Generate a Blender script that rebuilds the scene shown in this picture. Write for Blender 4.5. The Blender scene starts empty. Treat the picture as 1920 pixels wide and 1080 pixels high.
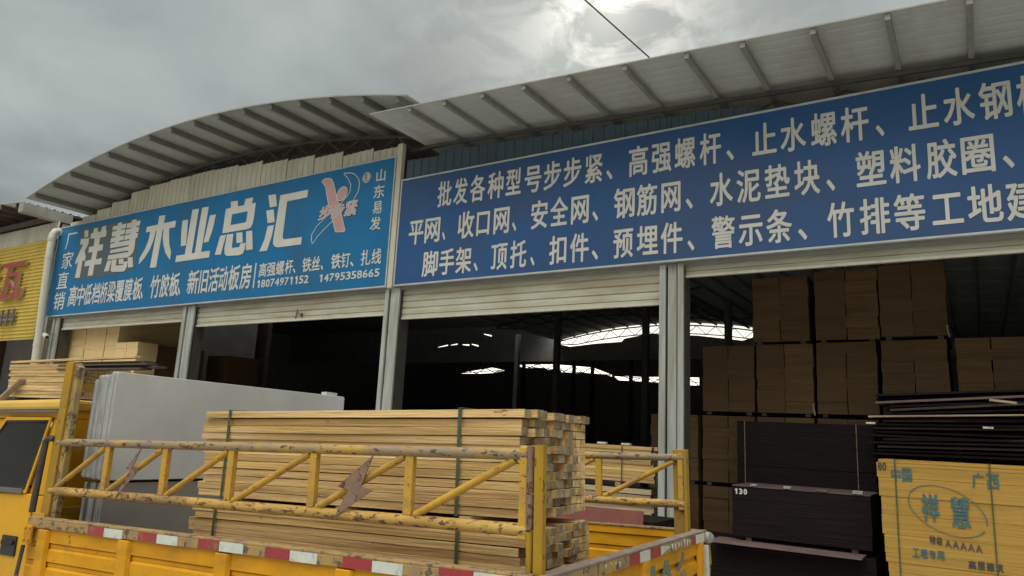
import bpy, bmesh, math, random, json
from mathutils import Vector, Matrix
S = bpy.context.scene
C = S.collection
rad = math.radians
rng = random.Random(7)

# ---------------------------------------------------------------- camera
def cam_axes(yaw, pitch, roll):
    cy, sy = math.cos(yaw), math.sin(yaw)
    f = Vector((sy*math.cos(pitch), cy*math.cos(pitch), math.sin(pitch)))
    r = Vector((cy, -sy, 0)); u = r.cross(f)
    r2 = math.cos(roll)*r + math.sin(roll)*u
    u2 = -math.sin(roll)*r + math.cos(roll)*u
    return r2, u2, f
r_, u_, f_ = cam_axes(rad(-32.97), rad(11.25), rad(2.75))
cd = bpy.data.cameras.new('camera'); cam = bpy.data.objects.new('camera', cd); C.objects.link(cam)
cam.matrix_world = Matrix(((r_.x, u_.x, -f_.x, 0), (r_.y, u_.y, -f_.y, 0), (r_.z, u_.z, -f_.z, 2.0), (0, 0, 0, 1)))
cd.sensor_width = 36; cd.lens = 36*1357/1920; cd.clip_start = .05; cd.clip_end = 2000
S.camera = cam

# ---------------------------------------------------------------- sky and sun
ZB = 4.3
SUN = Vector((-0.362, 0.757, 0.545)).normalized()
W = bpy.data.worlds.new('World'); S.world = W; W.use_nodes = True
nt = W.node_tree; nt.nodes.clear()
def N(t, **k):
    n = nt.nodes.new(t)
    for a, b in k.items(): setattr(n, a, b)
    return n
def LK(a, b): nt.links.new(a, b)
def M(op, a, b=None, clamp=False):
    n = N('ShaderNodeMath', operation=op, use_clamp=clamp)
    for i, v in enumerate((a, b)):
        if v is None: continue
        if isinstance(v, (int, float)): n.inputs[i].default_value = v
        else: LK(v, n.inputs[i])
    return n.outputs[0]
def VM(op, a, b=None):
    n = N('ShaderNodeVectorMath', operation=op)
    for i, v in enumerate((a, b)):
        if v is None: continue
        if isinstance(v, (tuple, list, Vector)): n.inputs[i].default_value = tuple(v)
        else: LK(v, n.inputs[i])
    return n
def RAMP(fac, stops, interp='LINEAR'):
    n = N('ShaderNodeValToRGB'); cr = n.color_ramp; cr.interpolation = interp
    while len(cr.elements) < len(stops): cr.elements.new(.5)
    for e, (p, c) in zip(cr.elements, stops):
        e.position = p; e.color = (c, c, c, 1) if isinstance(c, (int, float)) else tuple(c)+(1,)
    LK(fac, n.inputs[0]); return n.outputs[0]
def NOI(vec, scale, detail=5, rough=.55, dist=0):
    n = N('ShaderNodeTexNoise'); LK(vec, n.inputs['Vector'])
    n.inputs['Scale'].default_value = scale; n.inputs['Detail'].default_value = detail
    n.inputs['Roughness'].default_value = rough; n.inputs['Distortion'].default_value = dist
    return n.outputs['Fac']
def MIX(fac, a, b, mode='MIX'):
    n = N('ShaderNodeMix', data_type='RGBA', blend_type=mode)
    for i, v in ((0, fac), (6, a), (7, b)):
        if isinstance(v, (int, float)): n.inputs[i].default_value = v if i == 0 else (v, v, v, 1)
        elif isinstance(v, tuple): n.inputs[i].default_value = v+(1,)
        else: LK(v, n.inputs[i])
    return n.outputs[2]
tc = N('ShaderNodeTexCoord'); D = VM('NORMALIZE', tc.outputs['Generated']).outputs[0]
sx = N('ShaderNodeSeparateXYZ'); LK(D, sx.inputs[0])
zc = M('ADD', M('MAXIMUM', sx.outputs[2], 0.0), .22)
cx = N('ShaderNodeCombineXYZ'); LK(M('DIVIDE', sx.outputs[0], zc), cx.inputs[0]); LK(M('DIVIDE', sx.outputs[1], zc), cx.inputs[1])
P = cx.outputs[0]
n1 = NOI(P, 1.15, 3, .5, .3); n2 = NOI(P, 3.1, 6, .58, .4)
cl = M('ADD', M('MULTIPLY', n1, .76), M('MULTIPLY', n2, .24))
cloud = RAMP(cl, [(.36, (.205, .222, .218)), (.455, (.265, .293, .283)), (.54, (.35, .39, .372)), (.64, (.45, .485, .46))])
sd = M('MAXIMUM', VM('DOT_PRODUCT', D, SUN).outputs['Value'], 0.0)
g1 = M('POWER', sd, 420.0); g2 = M('POWER', sd, 40.0); g3 = M('POWER', sd, 1500.0)
wisp = RAMP(NOI(P, 6.5, 7, .62, .6), [(.44, 0.0), (.58, 1.0)])
glow = M('ADD', M('ADD', M('MULTIPLY', M('MULTIPLY', g1, wisp), .85), M('MULTIPLY', M('MULTIPLY', g2, wisp), .16)), M('ADD', M('MULTIPLY', g3, .30), M('MULTIPLY', g2, .06)))
col = MIX(1.0, cloud, MIX(glow, (0, 0, 0), (1.0, .93, .82)), 'ADD')
# unseen sky behind the photographer: light added high up, dimmed low down; bright strip over the horizon
zen = M('POWER', M('MAXIMUM', VM('DOT_PRODUCT', D, Vector((0, -.42, .907)).normalized()).outputs['Value'], 0.0), 5.0)
col = MIX(1.0, col, MIX(zen, (0, 0, 0), (ZB, ZB*.985, ZB*.93)), 'ADD')
hz = M('MULTIPLY', RAMP(sx.outputs[2], [(.10, 1.0), (.20, 0.0)]), RAMP(sx.outputs[1], [(.45, 0.0), (.6, 1.0)]))
col = MIX(1.0, col, MIX(hz, (0, 0, 0), (1.5, 1.4, 1.1)), 'ADD')
low = M('MULTIPLY', RAMP(sx.outputs[2], [(.1, 1.0), (.6, 0.0)]), RAMP(M('MULTIPLY', sx.outputs[1], -1.0), [(.0, 0.0), (.3, 1.0)]))
col = MIX(M('MULTIPLY', low, .85), col, (.06, .06, .058))
sky = N('ShaderNodeTexSky', sky_type='NISHITA'); sky.sun_disc = False
sky.sun_elevation = math.asin(SUN.z); sky.sun_rotation = math.atan2(SUN.x, SUN.y)
b1 = N('ShaderNodeBackground'); LK(sky.outputs[0], b1.inputs[0]); b1.inputs[1].default_value = .006
b2 = N('ShaderNodeBackground'); LK(col, b2.inputs[0]); b2.inputs[1].default_value = 1.0
ad = N('ShaderNodeAddShader'); LK(b1.outputs[0], ad.inputs[0]); LK(b2.outputs[0], ad.inputs[1])
ow = N('ShaderNodeOutputWorld'); LK(ad.outputs[0], ow.inputs[0])
sl = bpy.data.lights.new('sun', 'SUN'); sl.energy = .9; sl.angle = rad(14); sl.color = (1, .95, .86)
so = bpy.data.objects.new('sun', sl); C.objects.link(so); so.rotation_euler = SUN.to_track_quat('Z', 'Y').to_euler()
S.view_settings.view_transform = 'Standard'; S.view_settings.look = 'None'
S.view_settings.exposure = 0; S.view_settings.gamma = 1
S.render.engine = 'CYCLES'
S.cycles.max_bounces = 8; S.cycles.diffuse_bounces = 6; S.cycles.glossy_bounces = 3
S.cycles.use_denoising = True

# ---------------------------------------------------------------- materials
_mats = {}
def mat(name, c1, c2=None, scale=6, stretch=(1, 1, 1), rough=.6, metal=0, lo=.35, hi=.65, chips=None, bump=0, bscale=None,
        rand=0, stain=None, spec=.4, detail=6, world=False):
    """two-tone noise paint; chips = (colour, scale, threshold[, stretch]) adds a hard-edged worn layer; stain a soft one"""
    global nt
    if name in _mats: return _mats[name]
    m = bpy.data.materials.new(name); m.use_nodes = True; nt = m.node_tree; nt.nodes.clear()
    out = N('ShaderNodeOutputMaterial'); p = N('ShaderNodeBsdfPrincipled'); LK(p.outputs[0], out.inputs[0])
    t = N('ShaderNodeTexCoord'); src = t.outputs['Object']
    if world: src = N('ShaderNodeNewGeometry').outputs['Position']
    oi = N('ShaderNodeObjectInfo')
    off = VM('SCALE', (13.1, 7.7, 5.3)); LK(oi.outputs['Random'], off.inputs['Scale'])
    v0 = VM('ADD', src, off.outputs[0] if rand else (0, 0, 0)).outputs[0]
    v = VM('MULTIPLY', v0, stretch).outputs[0]
    n = NOI(v, scale, detail, .6, .2)
    col = RAMP(n, [(lo, c1), (hi, c2 or c1)])
    if rand:
        f = M('ADD', M('MULTIPLY', oi.outputs['Random'], 2*rand), 1-rand)
        col = MIX(1.0, col, RAMP(M('MULTIPLY', f, .5), [(0, 0.0), (1, 2.0)]), 'MULTIPLY')
    if stain:
        sc, ss, lo_, hi_ = stain[1], stain[2] if len(stain) > 2 else (1, 1, 1), *(stain[3] if len(stain) > 3 else (.5, .75))
        k = RAMP(NOI(VM('MULTIPLY', v0, ss).outputs[0], sc, 6, .6, .3), [(lo_, 0.0), (hi_, 1.0)])
        col = MIX(k, col, stain[0])
    rg = rough
    if chips:
        cs = chips[3] if len(chips) > 3 else (1, 1, 1)
        k = RAMP(NOI(VM('MULTIPLY', v0, cs).outputs[0], chips[1], 8, .68, .4), [(chips[2], 0.0), (chips[2]+.03, 1.0)])
        col = MIX(k, col, chips[0])
        rg = M('ADD', M('MULTIPLY', k, .85-rough), rough)
    LK(col, p.inputs['Base Color'])
    if isinstance(rg, (int, float)): p.inputs['Roughness'].default_value = rg
    else: LK(rg, p.inputs['Roughness'])
    p.inputs['Metallic'].default_value = metal; p.inputs['Specular IOR Level'].default_value = spec
    if bump:
        b = N('ShaderNodeBump'); b.inputs['Strength'].default_value = bump; b.inputs['Distance'].default_value = .02
        LK(NOI(v, bscale or scale*2, 5, .6), b.inputs['Height']); LK(b.outputs[0], p.inputs['Normal'])
    _mats[name] = m; return m
RUST = (.085, .04, .024)
m_yel = mat('yellow truck paint', (.62, .275, .006), (.68, .33, .012), 3, chips=((.10, .052, .025), 14, .645), stain=((.36, .17, .02), 2.2, (1, 1, 2.5)), rough=.55, bump=.05, spec=.22)
m_yrail = mat('worn yellow rail paint', (.56, .32, .045), (.45, .26, .05), 6, chips=((.095, .065, .04), 60, .60, (.6, 1, 1)), stain=((.30, .20, .09), 11, (.5, 1, 1), (.52, .72)), rough=.7, bump=.2, bscale=40, spec=.2)
m_ybot = mat('rusty lower rail', (.54, .34, .10), (.42, .25, .06), 6, chips=((.10, .065, .045), 48, .55, (.4, 1, 1)), stain=((.30, .19, .075), 8, (.4, 1, 1), (.48, .64)), rough=.7, bump=.2, bscale=40, spec=.2)
m_ytop = mat('rubbed top rail', (.24, .19, .135), (.33, .22, .08), 9, chips=((.085, .06, .045), 44, .56, (.4, 1, 1)), stain=((.42, .27, .06), 7.0, (.5, 1, 1), (.52, .64)), rough=.6, bump=.2, bscale=40, spec=.3)
m_ypost = mat('corner post paint', (.40, .235, .016), (.31, .185, .025), 4, chips=((.09, .05, .025), 30, .60, (1, 1, .5)), stain=((.24, .16, .05), 3, (1, 1, .4)), rough=.6, bump=.1, spec=.25)
m_cab = mat('cab paint', (.66, .335, .006), (.70, .365, .012), 1.5, chips=((.16, .09, .03), 34, .73), stain=((.50, .27, .03), 1.6), rough=.42, spec=.25)
m_cabtop = mat('cab roof paint', (.72, .46, .10), (.66, .41, .08), 3, rough=.45, spec=.3)
m_hem = mat('scuffed hem metal', (.42, .27, .07), (.25, .18, .11), 8, chips=((.12, .085, .05), 18, .54), rough=.65, bump=.1)
m_hemtop = mat('bare hem edge', (.26, .21, .16), (.17, .13, .10), 9, rough=.6)
m_red = mat('red reflective tape', (.36, .035, .04), (.27, .04, .04), 20, rough=.35, stain=((.25, .14, .08), 16, (1, 1, 1), (.58, .72)))
m_wht = mat('white reflective tape', (.62, .64, .56), (.50, .53, .46), 16, rough=.35, stain=((.33, .34, .28), 14, (1, 1, 1), (.55, .72)))
m_steel = mat('brown bare steel', (.19, .115, .075), (.25, .16, .11), 12, chips=((.085, .045, .025), 26, .55), rough=.55)
m_dark = mat('dark steel', (.05, .045, .042), (.085, .07, .06), 12, rough=.6)
m_black = mat('black rubber', (.018, .018, .018), (.03, .03, .03), 20, rough=.8)
m_glass = mat('dark cab glass', (.012, .009, .009), (.022, .017, .016), 2.2, rough=.12, spec=.22)
def glass_mat():
    m = bpy.data.materials.new('tinted glass'); m.use_nodes = True; t = m.node_tree; t.nodes.clear()
    o = t.nodes.new('ShaderNodeOutputMaterial'); mx = t.nodes.new('ShaderNodeMixShader'); tr = t.nodes.new('ShaderNodeBsdfTransparent'); gl = t.nodes.new('ShaderNodeBsdfGlossy'); fr = t.nodes.new('ShaderNodeFresnel')
    tr.inputs[0].default_value = (.42, .38, .38, 1); gl.inputs['Roughness'].default_value = .04; fr.inputs[0].default_value = 1.35
    t.links.new(fr.outputs[0], mx.inputs[0]); t.links.new(tr.outputs[0], mx.inputs[1]); t.links.new(gl.outputs[0], mx.inputs[2]); t.links.new(mx.outputs[0], o.inputs[0]); return m
m_cglass = glass_mat()
m_plastic = mat('black plastic handle', (.012, .012, .014), (.02, .02, .02), 20, rough=.4)
m_trim = mat('grey window trim', (.11, .105, .10), (.15, .14, .13), 20, rough=.6)
m_wood = mat('pale sawn pine', (.62, .415, .17), (.76, .54, .265), 3.2, stretch=(.6, 12, 12), rand=.22, rough=.75, spec=.2, chips=((.27, .14, .045), 8.5, .645, (1.1, 2.4, 2.4)), stain=((.40, .25, .095), 2.8, (.22, 7, 7), (.43, .64)), bump=.4, bscale=9)
m_wood_end = m_wood
m_wood2 = mat('honey sawn pine', (.62, .40, .13), (.75, .54, .24), 3.2, stretch=(.6, 12, 12), rand=.2, rough=.75, spec=.2, chips=((.27, .14, .045), 8.5, .645, (1.1, 2.4, 2.4)), stain=((.40, .25, .095), 2.8, (.22, 7, 7), (.43, .64)), bump=.4, bscale=9)
m_wood3 = mat('grey weathered pine', (.44, .335, .205), (.56, .44, .28), 3.2, stretch=(.7, 12, 12), rand=.22, rough=.75, spec=.2, chips=((.22, .14, .07), 7, .64, (.5, 5, 5)), stain=((.34, .25, .15), 2.6, (.28, 6, 6), (.42, .62)), bump=.4, bscale=9)
m_end = mat('sawn pine end', (.29, .225, .13), (.41, .325, .195), 34, rand=.32, rough=.95, stain=((.17, .125, .075), 14, (1, 1, 1), (.45, .7)), bump=.3, spec=.1)
m_greyply = mat('dark weathered plank', (.055, .04, .03), (.095, .07, .05), 5, stretch=(1, 6, 6), rand=.3, rough=.85)
m_strap = mat('green strap', (.05, .075, .045), (.08, .10, .06), 20, rough=.45)
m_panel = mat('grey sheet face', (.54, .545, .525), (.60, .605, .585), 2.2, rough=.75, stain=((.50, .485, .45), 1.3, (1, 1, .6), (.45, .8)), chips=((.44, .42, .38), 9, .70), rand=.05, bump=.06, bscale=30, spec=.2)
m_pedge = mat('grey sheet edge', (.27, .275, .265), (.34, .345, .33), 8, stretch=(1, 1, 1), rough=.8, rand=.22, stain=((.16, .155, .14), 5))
m_panel_shade = mat('shaded grey sheet', (.25, .235, .21), (.30, .28, .25), 2.4, rough=.75, rand=.07, bump=.03, bscale=30)  # grey sheet again, with the shade beside the lumber put into its colour
m_ply = mat('plywood edge layers', (.105, .064, .030), (.15, .095, .047), 1.0, stretch=(1.2, 1.2, 42), rand=.2, rough=.85, lo=.32, hi=.68, bump=.25, bscale=1.0, spec=.12, stain=((.095, .058, .028), 1.3, (.5, .5, 7), (.45, .7)))  # plywood colour darkened to carry the shade of the deep bay
m_ply_lit = mat('lit plywood edge layers', (.66, .475, .215), (.76, .57, .28), 1.0, stretch=(1.2, 1.2, 42), rand=.08, rough=.8, lo=.32, hi=.68, bump=.25, bscale=1.0, spec=.2)  # same plywood, colour lightened for the stronger light in the left bay
m_plyy = mat('yellow plywood edge layers', (.49, .30, .075), (.38, .215, .042), 1.0, stretch=(1.0, 1.0, 44), rand=.05, rough=.8, lo=.3, hi=.7, bump=.3, bscale=1.0, spec=.15, stain=((.32, .18, .045), 1.5, (.6, .6, 5), (.5, .8)))
m_film = mat('black film-faced plywood', (.007, .0045, .005), (.015, .010, .0105), 1.0, stretch=(1.5, 1.5, 46), rand=.3, rough=.7, bump=.3, bscale=1.0, spec=.12)
m_filmtop = mat('worn plywood face', (.10, .065, .06), (.15, .10, .085), 3, stretch=(1, 4, 1), rough=.7, rand=.2)
m_scrap = mat('dusty offcut', (.27, .25, .22), (.34, .32, .28), 14, rough=.85)
m_redply = mat('red formwork board', (.22, .07, .05), (.17, .055, .042), 6, rough=.7)
m_ink = mat('blue green ink', (.045, .12, .14), (.085, .15, .13), 9, rough=.8, chips=((.36, .21, .04), 22, .60))
m_fade = mat('faded teal paint', (.17, .20, .13), (.10, .16, .15), 9, rough=.8, chips=((.42, .27, .05), 26, .58))
m_inkd = mat('dark ink', (.05, .055, .05), (.07, .07, .06), 9, rough=.7)
m_chalk = mat('white paint marks', (.66, .66, .63), (.5, .5, .48), 20, rough=.8)
m_blue = mat('blue sign vinyl', (.009, .142, .315), (.012, .162, .355), .9, rough=.45, stain=((.03, .115, .215), .8, (1, 1, .6), (.45, .8)), spec=.3, bump=.55, bscale=1.3, chips=((.30, .33, .36), 18, .765, (1, 1, .4)))
m_blue2 = mat('deep blue sign vinyl', (.020, .084, .222), (.028, .096, .245), .9, rough=.45, stain=((.05, .075, .145), .7, (.6, 1, .8), (.40, .75)), spec=.3, bump=.55, bscale=1.3, chips=((.30, .33, .36), 18, .765, (1, 1, .4)))
m_letter = mat('white sign lettering', (.56, .55, .49), (.63, .62, .56), 1.5, rough=.5, spec=.3)
m_patch = mat('grey sticker patch', (.085, .115, .115), (.11, .135, .13), 1.5, rough=.55, stain=((.06, .12, .18), 1.1))
m_pink = mat('faded red vinyl', (.48, .30, .28), (.52, .34, .32), 2, rough=.5)
m_alu = mat('white aluminium edging', (.52, .54, .52), (.40, .42, .40), 2.2, rough=.45, chips=((.22, .20, .17), 9, .68, (1, 1, 1)))
m_bluesheet = mat('blue steel sheet', (.05, .085, .11), (.06, .095, .125), 2, rough=.5, stain=((.06, .075, .08), 1.2))
m_beige = mat('beige steel sheet', (.54, .52, .41), (.61, .59, .47), 1.3, rough=.6, stain=((.47, .44, .345), 1.6, (2.2, 1, .35), (.45, .72)), spec=.25)
m_roof = mat('galvanised roof sheet', (.49, .51, .475), (.56, .58, .54), 1.5, stretch=(1, .5, 1), rough=.6, stain=((.40, .38, .33), .9, (1, .4, 1)))
m_roof1 = mat('older roof sheet', (.36, .365, .33), (.43, .43, .39), 1.5, stretch=(1, .5, 1), rough=.7, stain=((.27, .255, .215), .9, (1.6, .3, 1)), spec=.2)
m_purlin1 = mat('old purlin steel', (.17, .17, .15), (.21, .205, .185), 5, rough=.8, spec=.15)
m_purlin = mat('grey purlin steel', (.24, .245, .22), (.30, .30, .275), 5, rough=.75, spec=.15)
m_truss = mat('dark truss steel', (.06, .06, .054), (.09, .085, .08), 5, rough=.7, spec=.2)
m_post = mat('grey blue post paint', (.38, .405, .365), (.44, .46, .415), 2.5, stretch=(3, 3, .6), rough=.6, chips=((.16, .10, .07), 11, .69, (2, 2, .5)), stain=((.27, .255, .21), 1.6, (4, 4, .35), (.42, .7)), spec=.25)
m_groove = mat('shutter guide groove', (.06, .058, .05), (.09, .08, .07), 6, rough=.7)
m_shut = mat('cream shutter slats', (.54, .53, .41), (.47, .46, .35), 2.2, stretch=(1, 1, 2), rough=.45, stain=((.36, .30, .20), 1.9, (.35, 1, 2.2), (.44, .72)), chips=((.20, .15, .10), 13, .73))
m_inner = mat('dark inner wall', (.27, .26, .24), (.33, .32, .30), 2, rough=.9, spec=.1)
m_inroof = mat('inner column steel', (.10, .10, .09), (.13, .13, .12), 3, rough=.8)
m_ysheet = mat('yellow wall sheet', (.55, .41, .08), (.62, .47, .10), 1.1, rough=.55, stain=((.46, .32, .045), 1.6, (1, 1, .4)), spec=.2)
m_redlet = mat('red channel letters', (.30, .035, .05), (.38, .06, .075), 3, rough=.4)
m_edge = mat('pale letter returns', (.50, .36, .20), (.42, .30, .16), 3, rough=.5)
m_greylet = mat('grey raised digits', (.13, .12, .10), (.20, .18, .14), 6, rough=.5)
m_pvc = mat('cream pvc pipe', (.60, .57, .47), (.54, .51, .41), 1.2, stretch=(3, 3, .5), rough=.45)
m_gutter = mat('grey gutter sheet', (.34, .335, .30), (.27, .26, .23), 2, rough=.6)
m_brown = mat('brown purlin timber', (.07, .045, .038), (.11, .075, .06), 4, rough=.8)
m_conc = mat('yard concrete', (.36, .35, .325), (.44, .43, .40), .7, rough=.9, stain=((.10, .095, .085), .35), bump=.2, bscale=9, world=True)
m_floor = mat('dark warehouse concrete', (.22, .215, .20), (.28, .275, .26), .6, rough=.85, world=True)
m_cable = mat('black cable', (.02, .02, .02), (.03, .03, .03), 5, rough=.6)
m_cctv = mat('white plastic housing', (.62, .62, .6), (.55, .55, .53), 10, rough=.4)

# ---------------------------------------------------------------- mesh helpers
class MB:
    def __init__(s): s.v = []; s.f = []; s.m = []; s.mi = 0
    def add(s, vs, fs):
        o = len(s.v); s.v += [tuple(p) for p in vs]; s.f += [tuple(i+o for i in f) for f in fs]; s.m += [s.mi]*len(fs); return s
    def box(s, x0, x1, y0, y1, z0, z1):
        x0, x1 = sorted((x0, x1)); y0, y1 = sorted((y0, y1)); z0, z1 = sorted((z0, z1))
        return s.add([(x, y, z) for z in (z0, z1) for y in (y0, y1) for x in (x0, x1)],
                     [(0, 2, 3, 1), (4, 5, 7, 6), (0, 1, 5, 4), (2, 6, 7, 3), (0, 4, 6, 2), (1, 3, 7, 5)])
    def bar(s, p, q, w, h=None, up=(0, 0, 1)):
        p, q = Vector(p), Vector(q); d = (q-p).normalized(); up = Vector(up)
        if abs(d.dot(up)) > .98: up = Vector((0, 1, 0))
        a = d.cross(up).normalized()*w/2; b = a.cross(d).normalized()*(h or w)/2
        vs = [c+i*a+j*b for c in (p, q) for i, j in ((-1, -1), (1, -1), (1, 1), (-1, 1))]
        return s.add(vs, [(0, 1, 2, 3), (7, 6, 5, 4), (0, 4, 5, 1), (1, 5, 6, 2), (2, 6, 7, 3), (3, 7, 4, 0)])
    def tube(s, p, q, r, n=10, r2=None):
        p, q = Vector(p), Vector(q); d = (q-p).normalized(); up = Vector((0, 0, 1)) if abs(d.z) < .95 else Vector((1, 0, 0))
        a = d.cross(up).normalized(); b = a.cross(d); r2 = r if r2 is None else r2
        vs = [p+(a*math.cos(t)+b*math.sin(t))*r for t in [2*math.pi*k/n for k in range(n)]]
        vs += [q+(a*math.cos(t)+b*math.sin(t))*r2 for t in [2*math.pi*k/n for k in range(n)]]
        return s.add(vs, [(k, k+n, (k+1) % n+n, (k+1) % n) for k in range(n)]+[tuple(range(n)), tuple(range(2*n-1, n-1, -1))])
    def path(s, pts, r, n=10):
        for a, b in zip(pts, pts[1:]): s.tube(a, b, r, n)
        return s
    def prism(s, pts, d):
        """pts: planar 3-D outline, extruded along vector d"""
        n = len(pts); d = Vector(d); P0 = [Vector(p) for p in pts]
        return s.add(P0+[p+d for p in P0], [tuple(range(n)), tuple(range(2*n-1, n-1, -1))]+[(k, (k+1) % n, (k+1) % n+n, k+n) for k in range(n)])
    def grid(s, rows):
        n = len(rows[0]); vs = [p for r in rows for p in r]
        return s.add(vs, [(i*n+j, i*n+j+1, (i+1)*n+j+1, (i+1)*n+j) for i in range(len(rows)-1) for j in range(n-1)])
    def build(s, name, m, parent=None, bevel=0, smooth=False, solid=0):
        me = bpy.data.meshes.new(name); me.from_pydata(s.v, [], s.f)
        for x in (m if isinstance(m, (list, tuple)) else [m]): me.materials.append(x)
        if any(s.m): me.polygons.foreach_set('material_index', s.m)
        bm = bmesh.new(); bm.from_mesh(me); bmesh.ops.recalc_face_normals(bm, faces=bm.faces); bm.to_mesh(me); bm.free()
        if smooth: me.polygons.foreach_set('use_smooth', [True]*len(me.polygons))
        me.update()
        o = bpy.data.objects.new(name, me); C.objects.link(o)
        if parent: o.parent = parent
        if bevel:
            b = o.modifiers.new('bevel', 'BEVEL'); b.width = bevel; b.segments = 2; b.limit_method = 'ANGLE'
        if solid:
            b = o.modifiers.new('solid', 'SOLIDIFY'); b.thickness = solid; b.offset = 0
        if smooth:
            try: me.set_sharp_from_angle(angle=rad(40))
            except Exception: pass
        return o
def tag(o, label, cat, group=None, kind=None):
    o['label'] = label; o['category'] = cat
    if group: o['group'] = group
    if kind: o['kind'] = kind
    return o
def thing(name, label, cat, loc=(0, 0, 0), group=None, mw=None):
    o = bpy.data.objects.new(name, None); o.empty_display_size = .2; C.objects.link(o)
    if mw is not None: o.matrix_world = mw
    else: o.location = loc
    return tag(o, label, cat, group)
def struct(o): o['kind'] = 'structure'; return o
def ridge(n0, n1, pitch, h, flat=.62):
    """trapezoid rib profile between n0 and n1: list of (position, height)"""
    out = []; x = n0
    while x < n1-1e-6:
        for a, b in ((0, 0), (flat*pitch, 0), ((flat+.08)*pitch, h), (.92*pitch, h)):
            if x+a <= n1: out.append((x+a, b))
        x += pitch
    out.append((n1, 0)); return out
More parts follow.
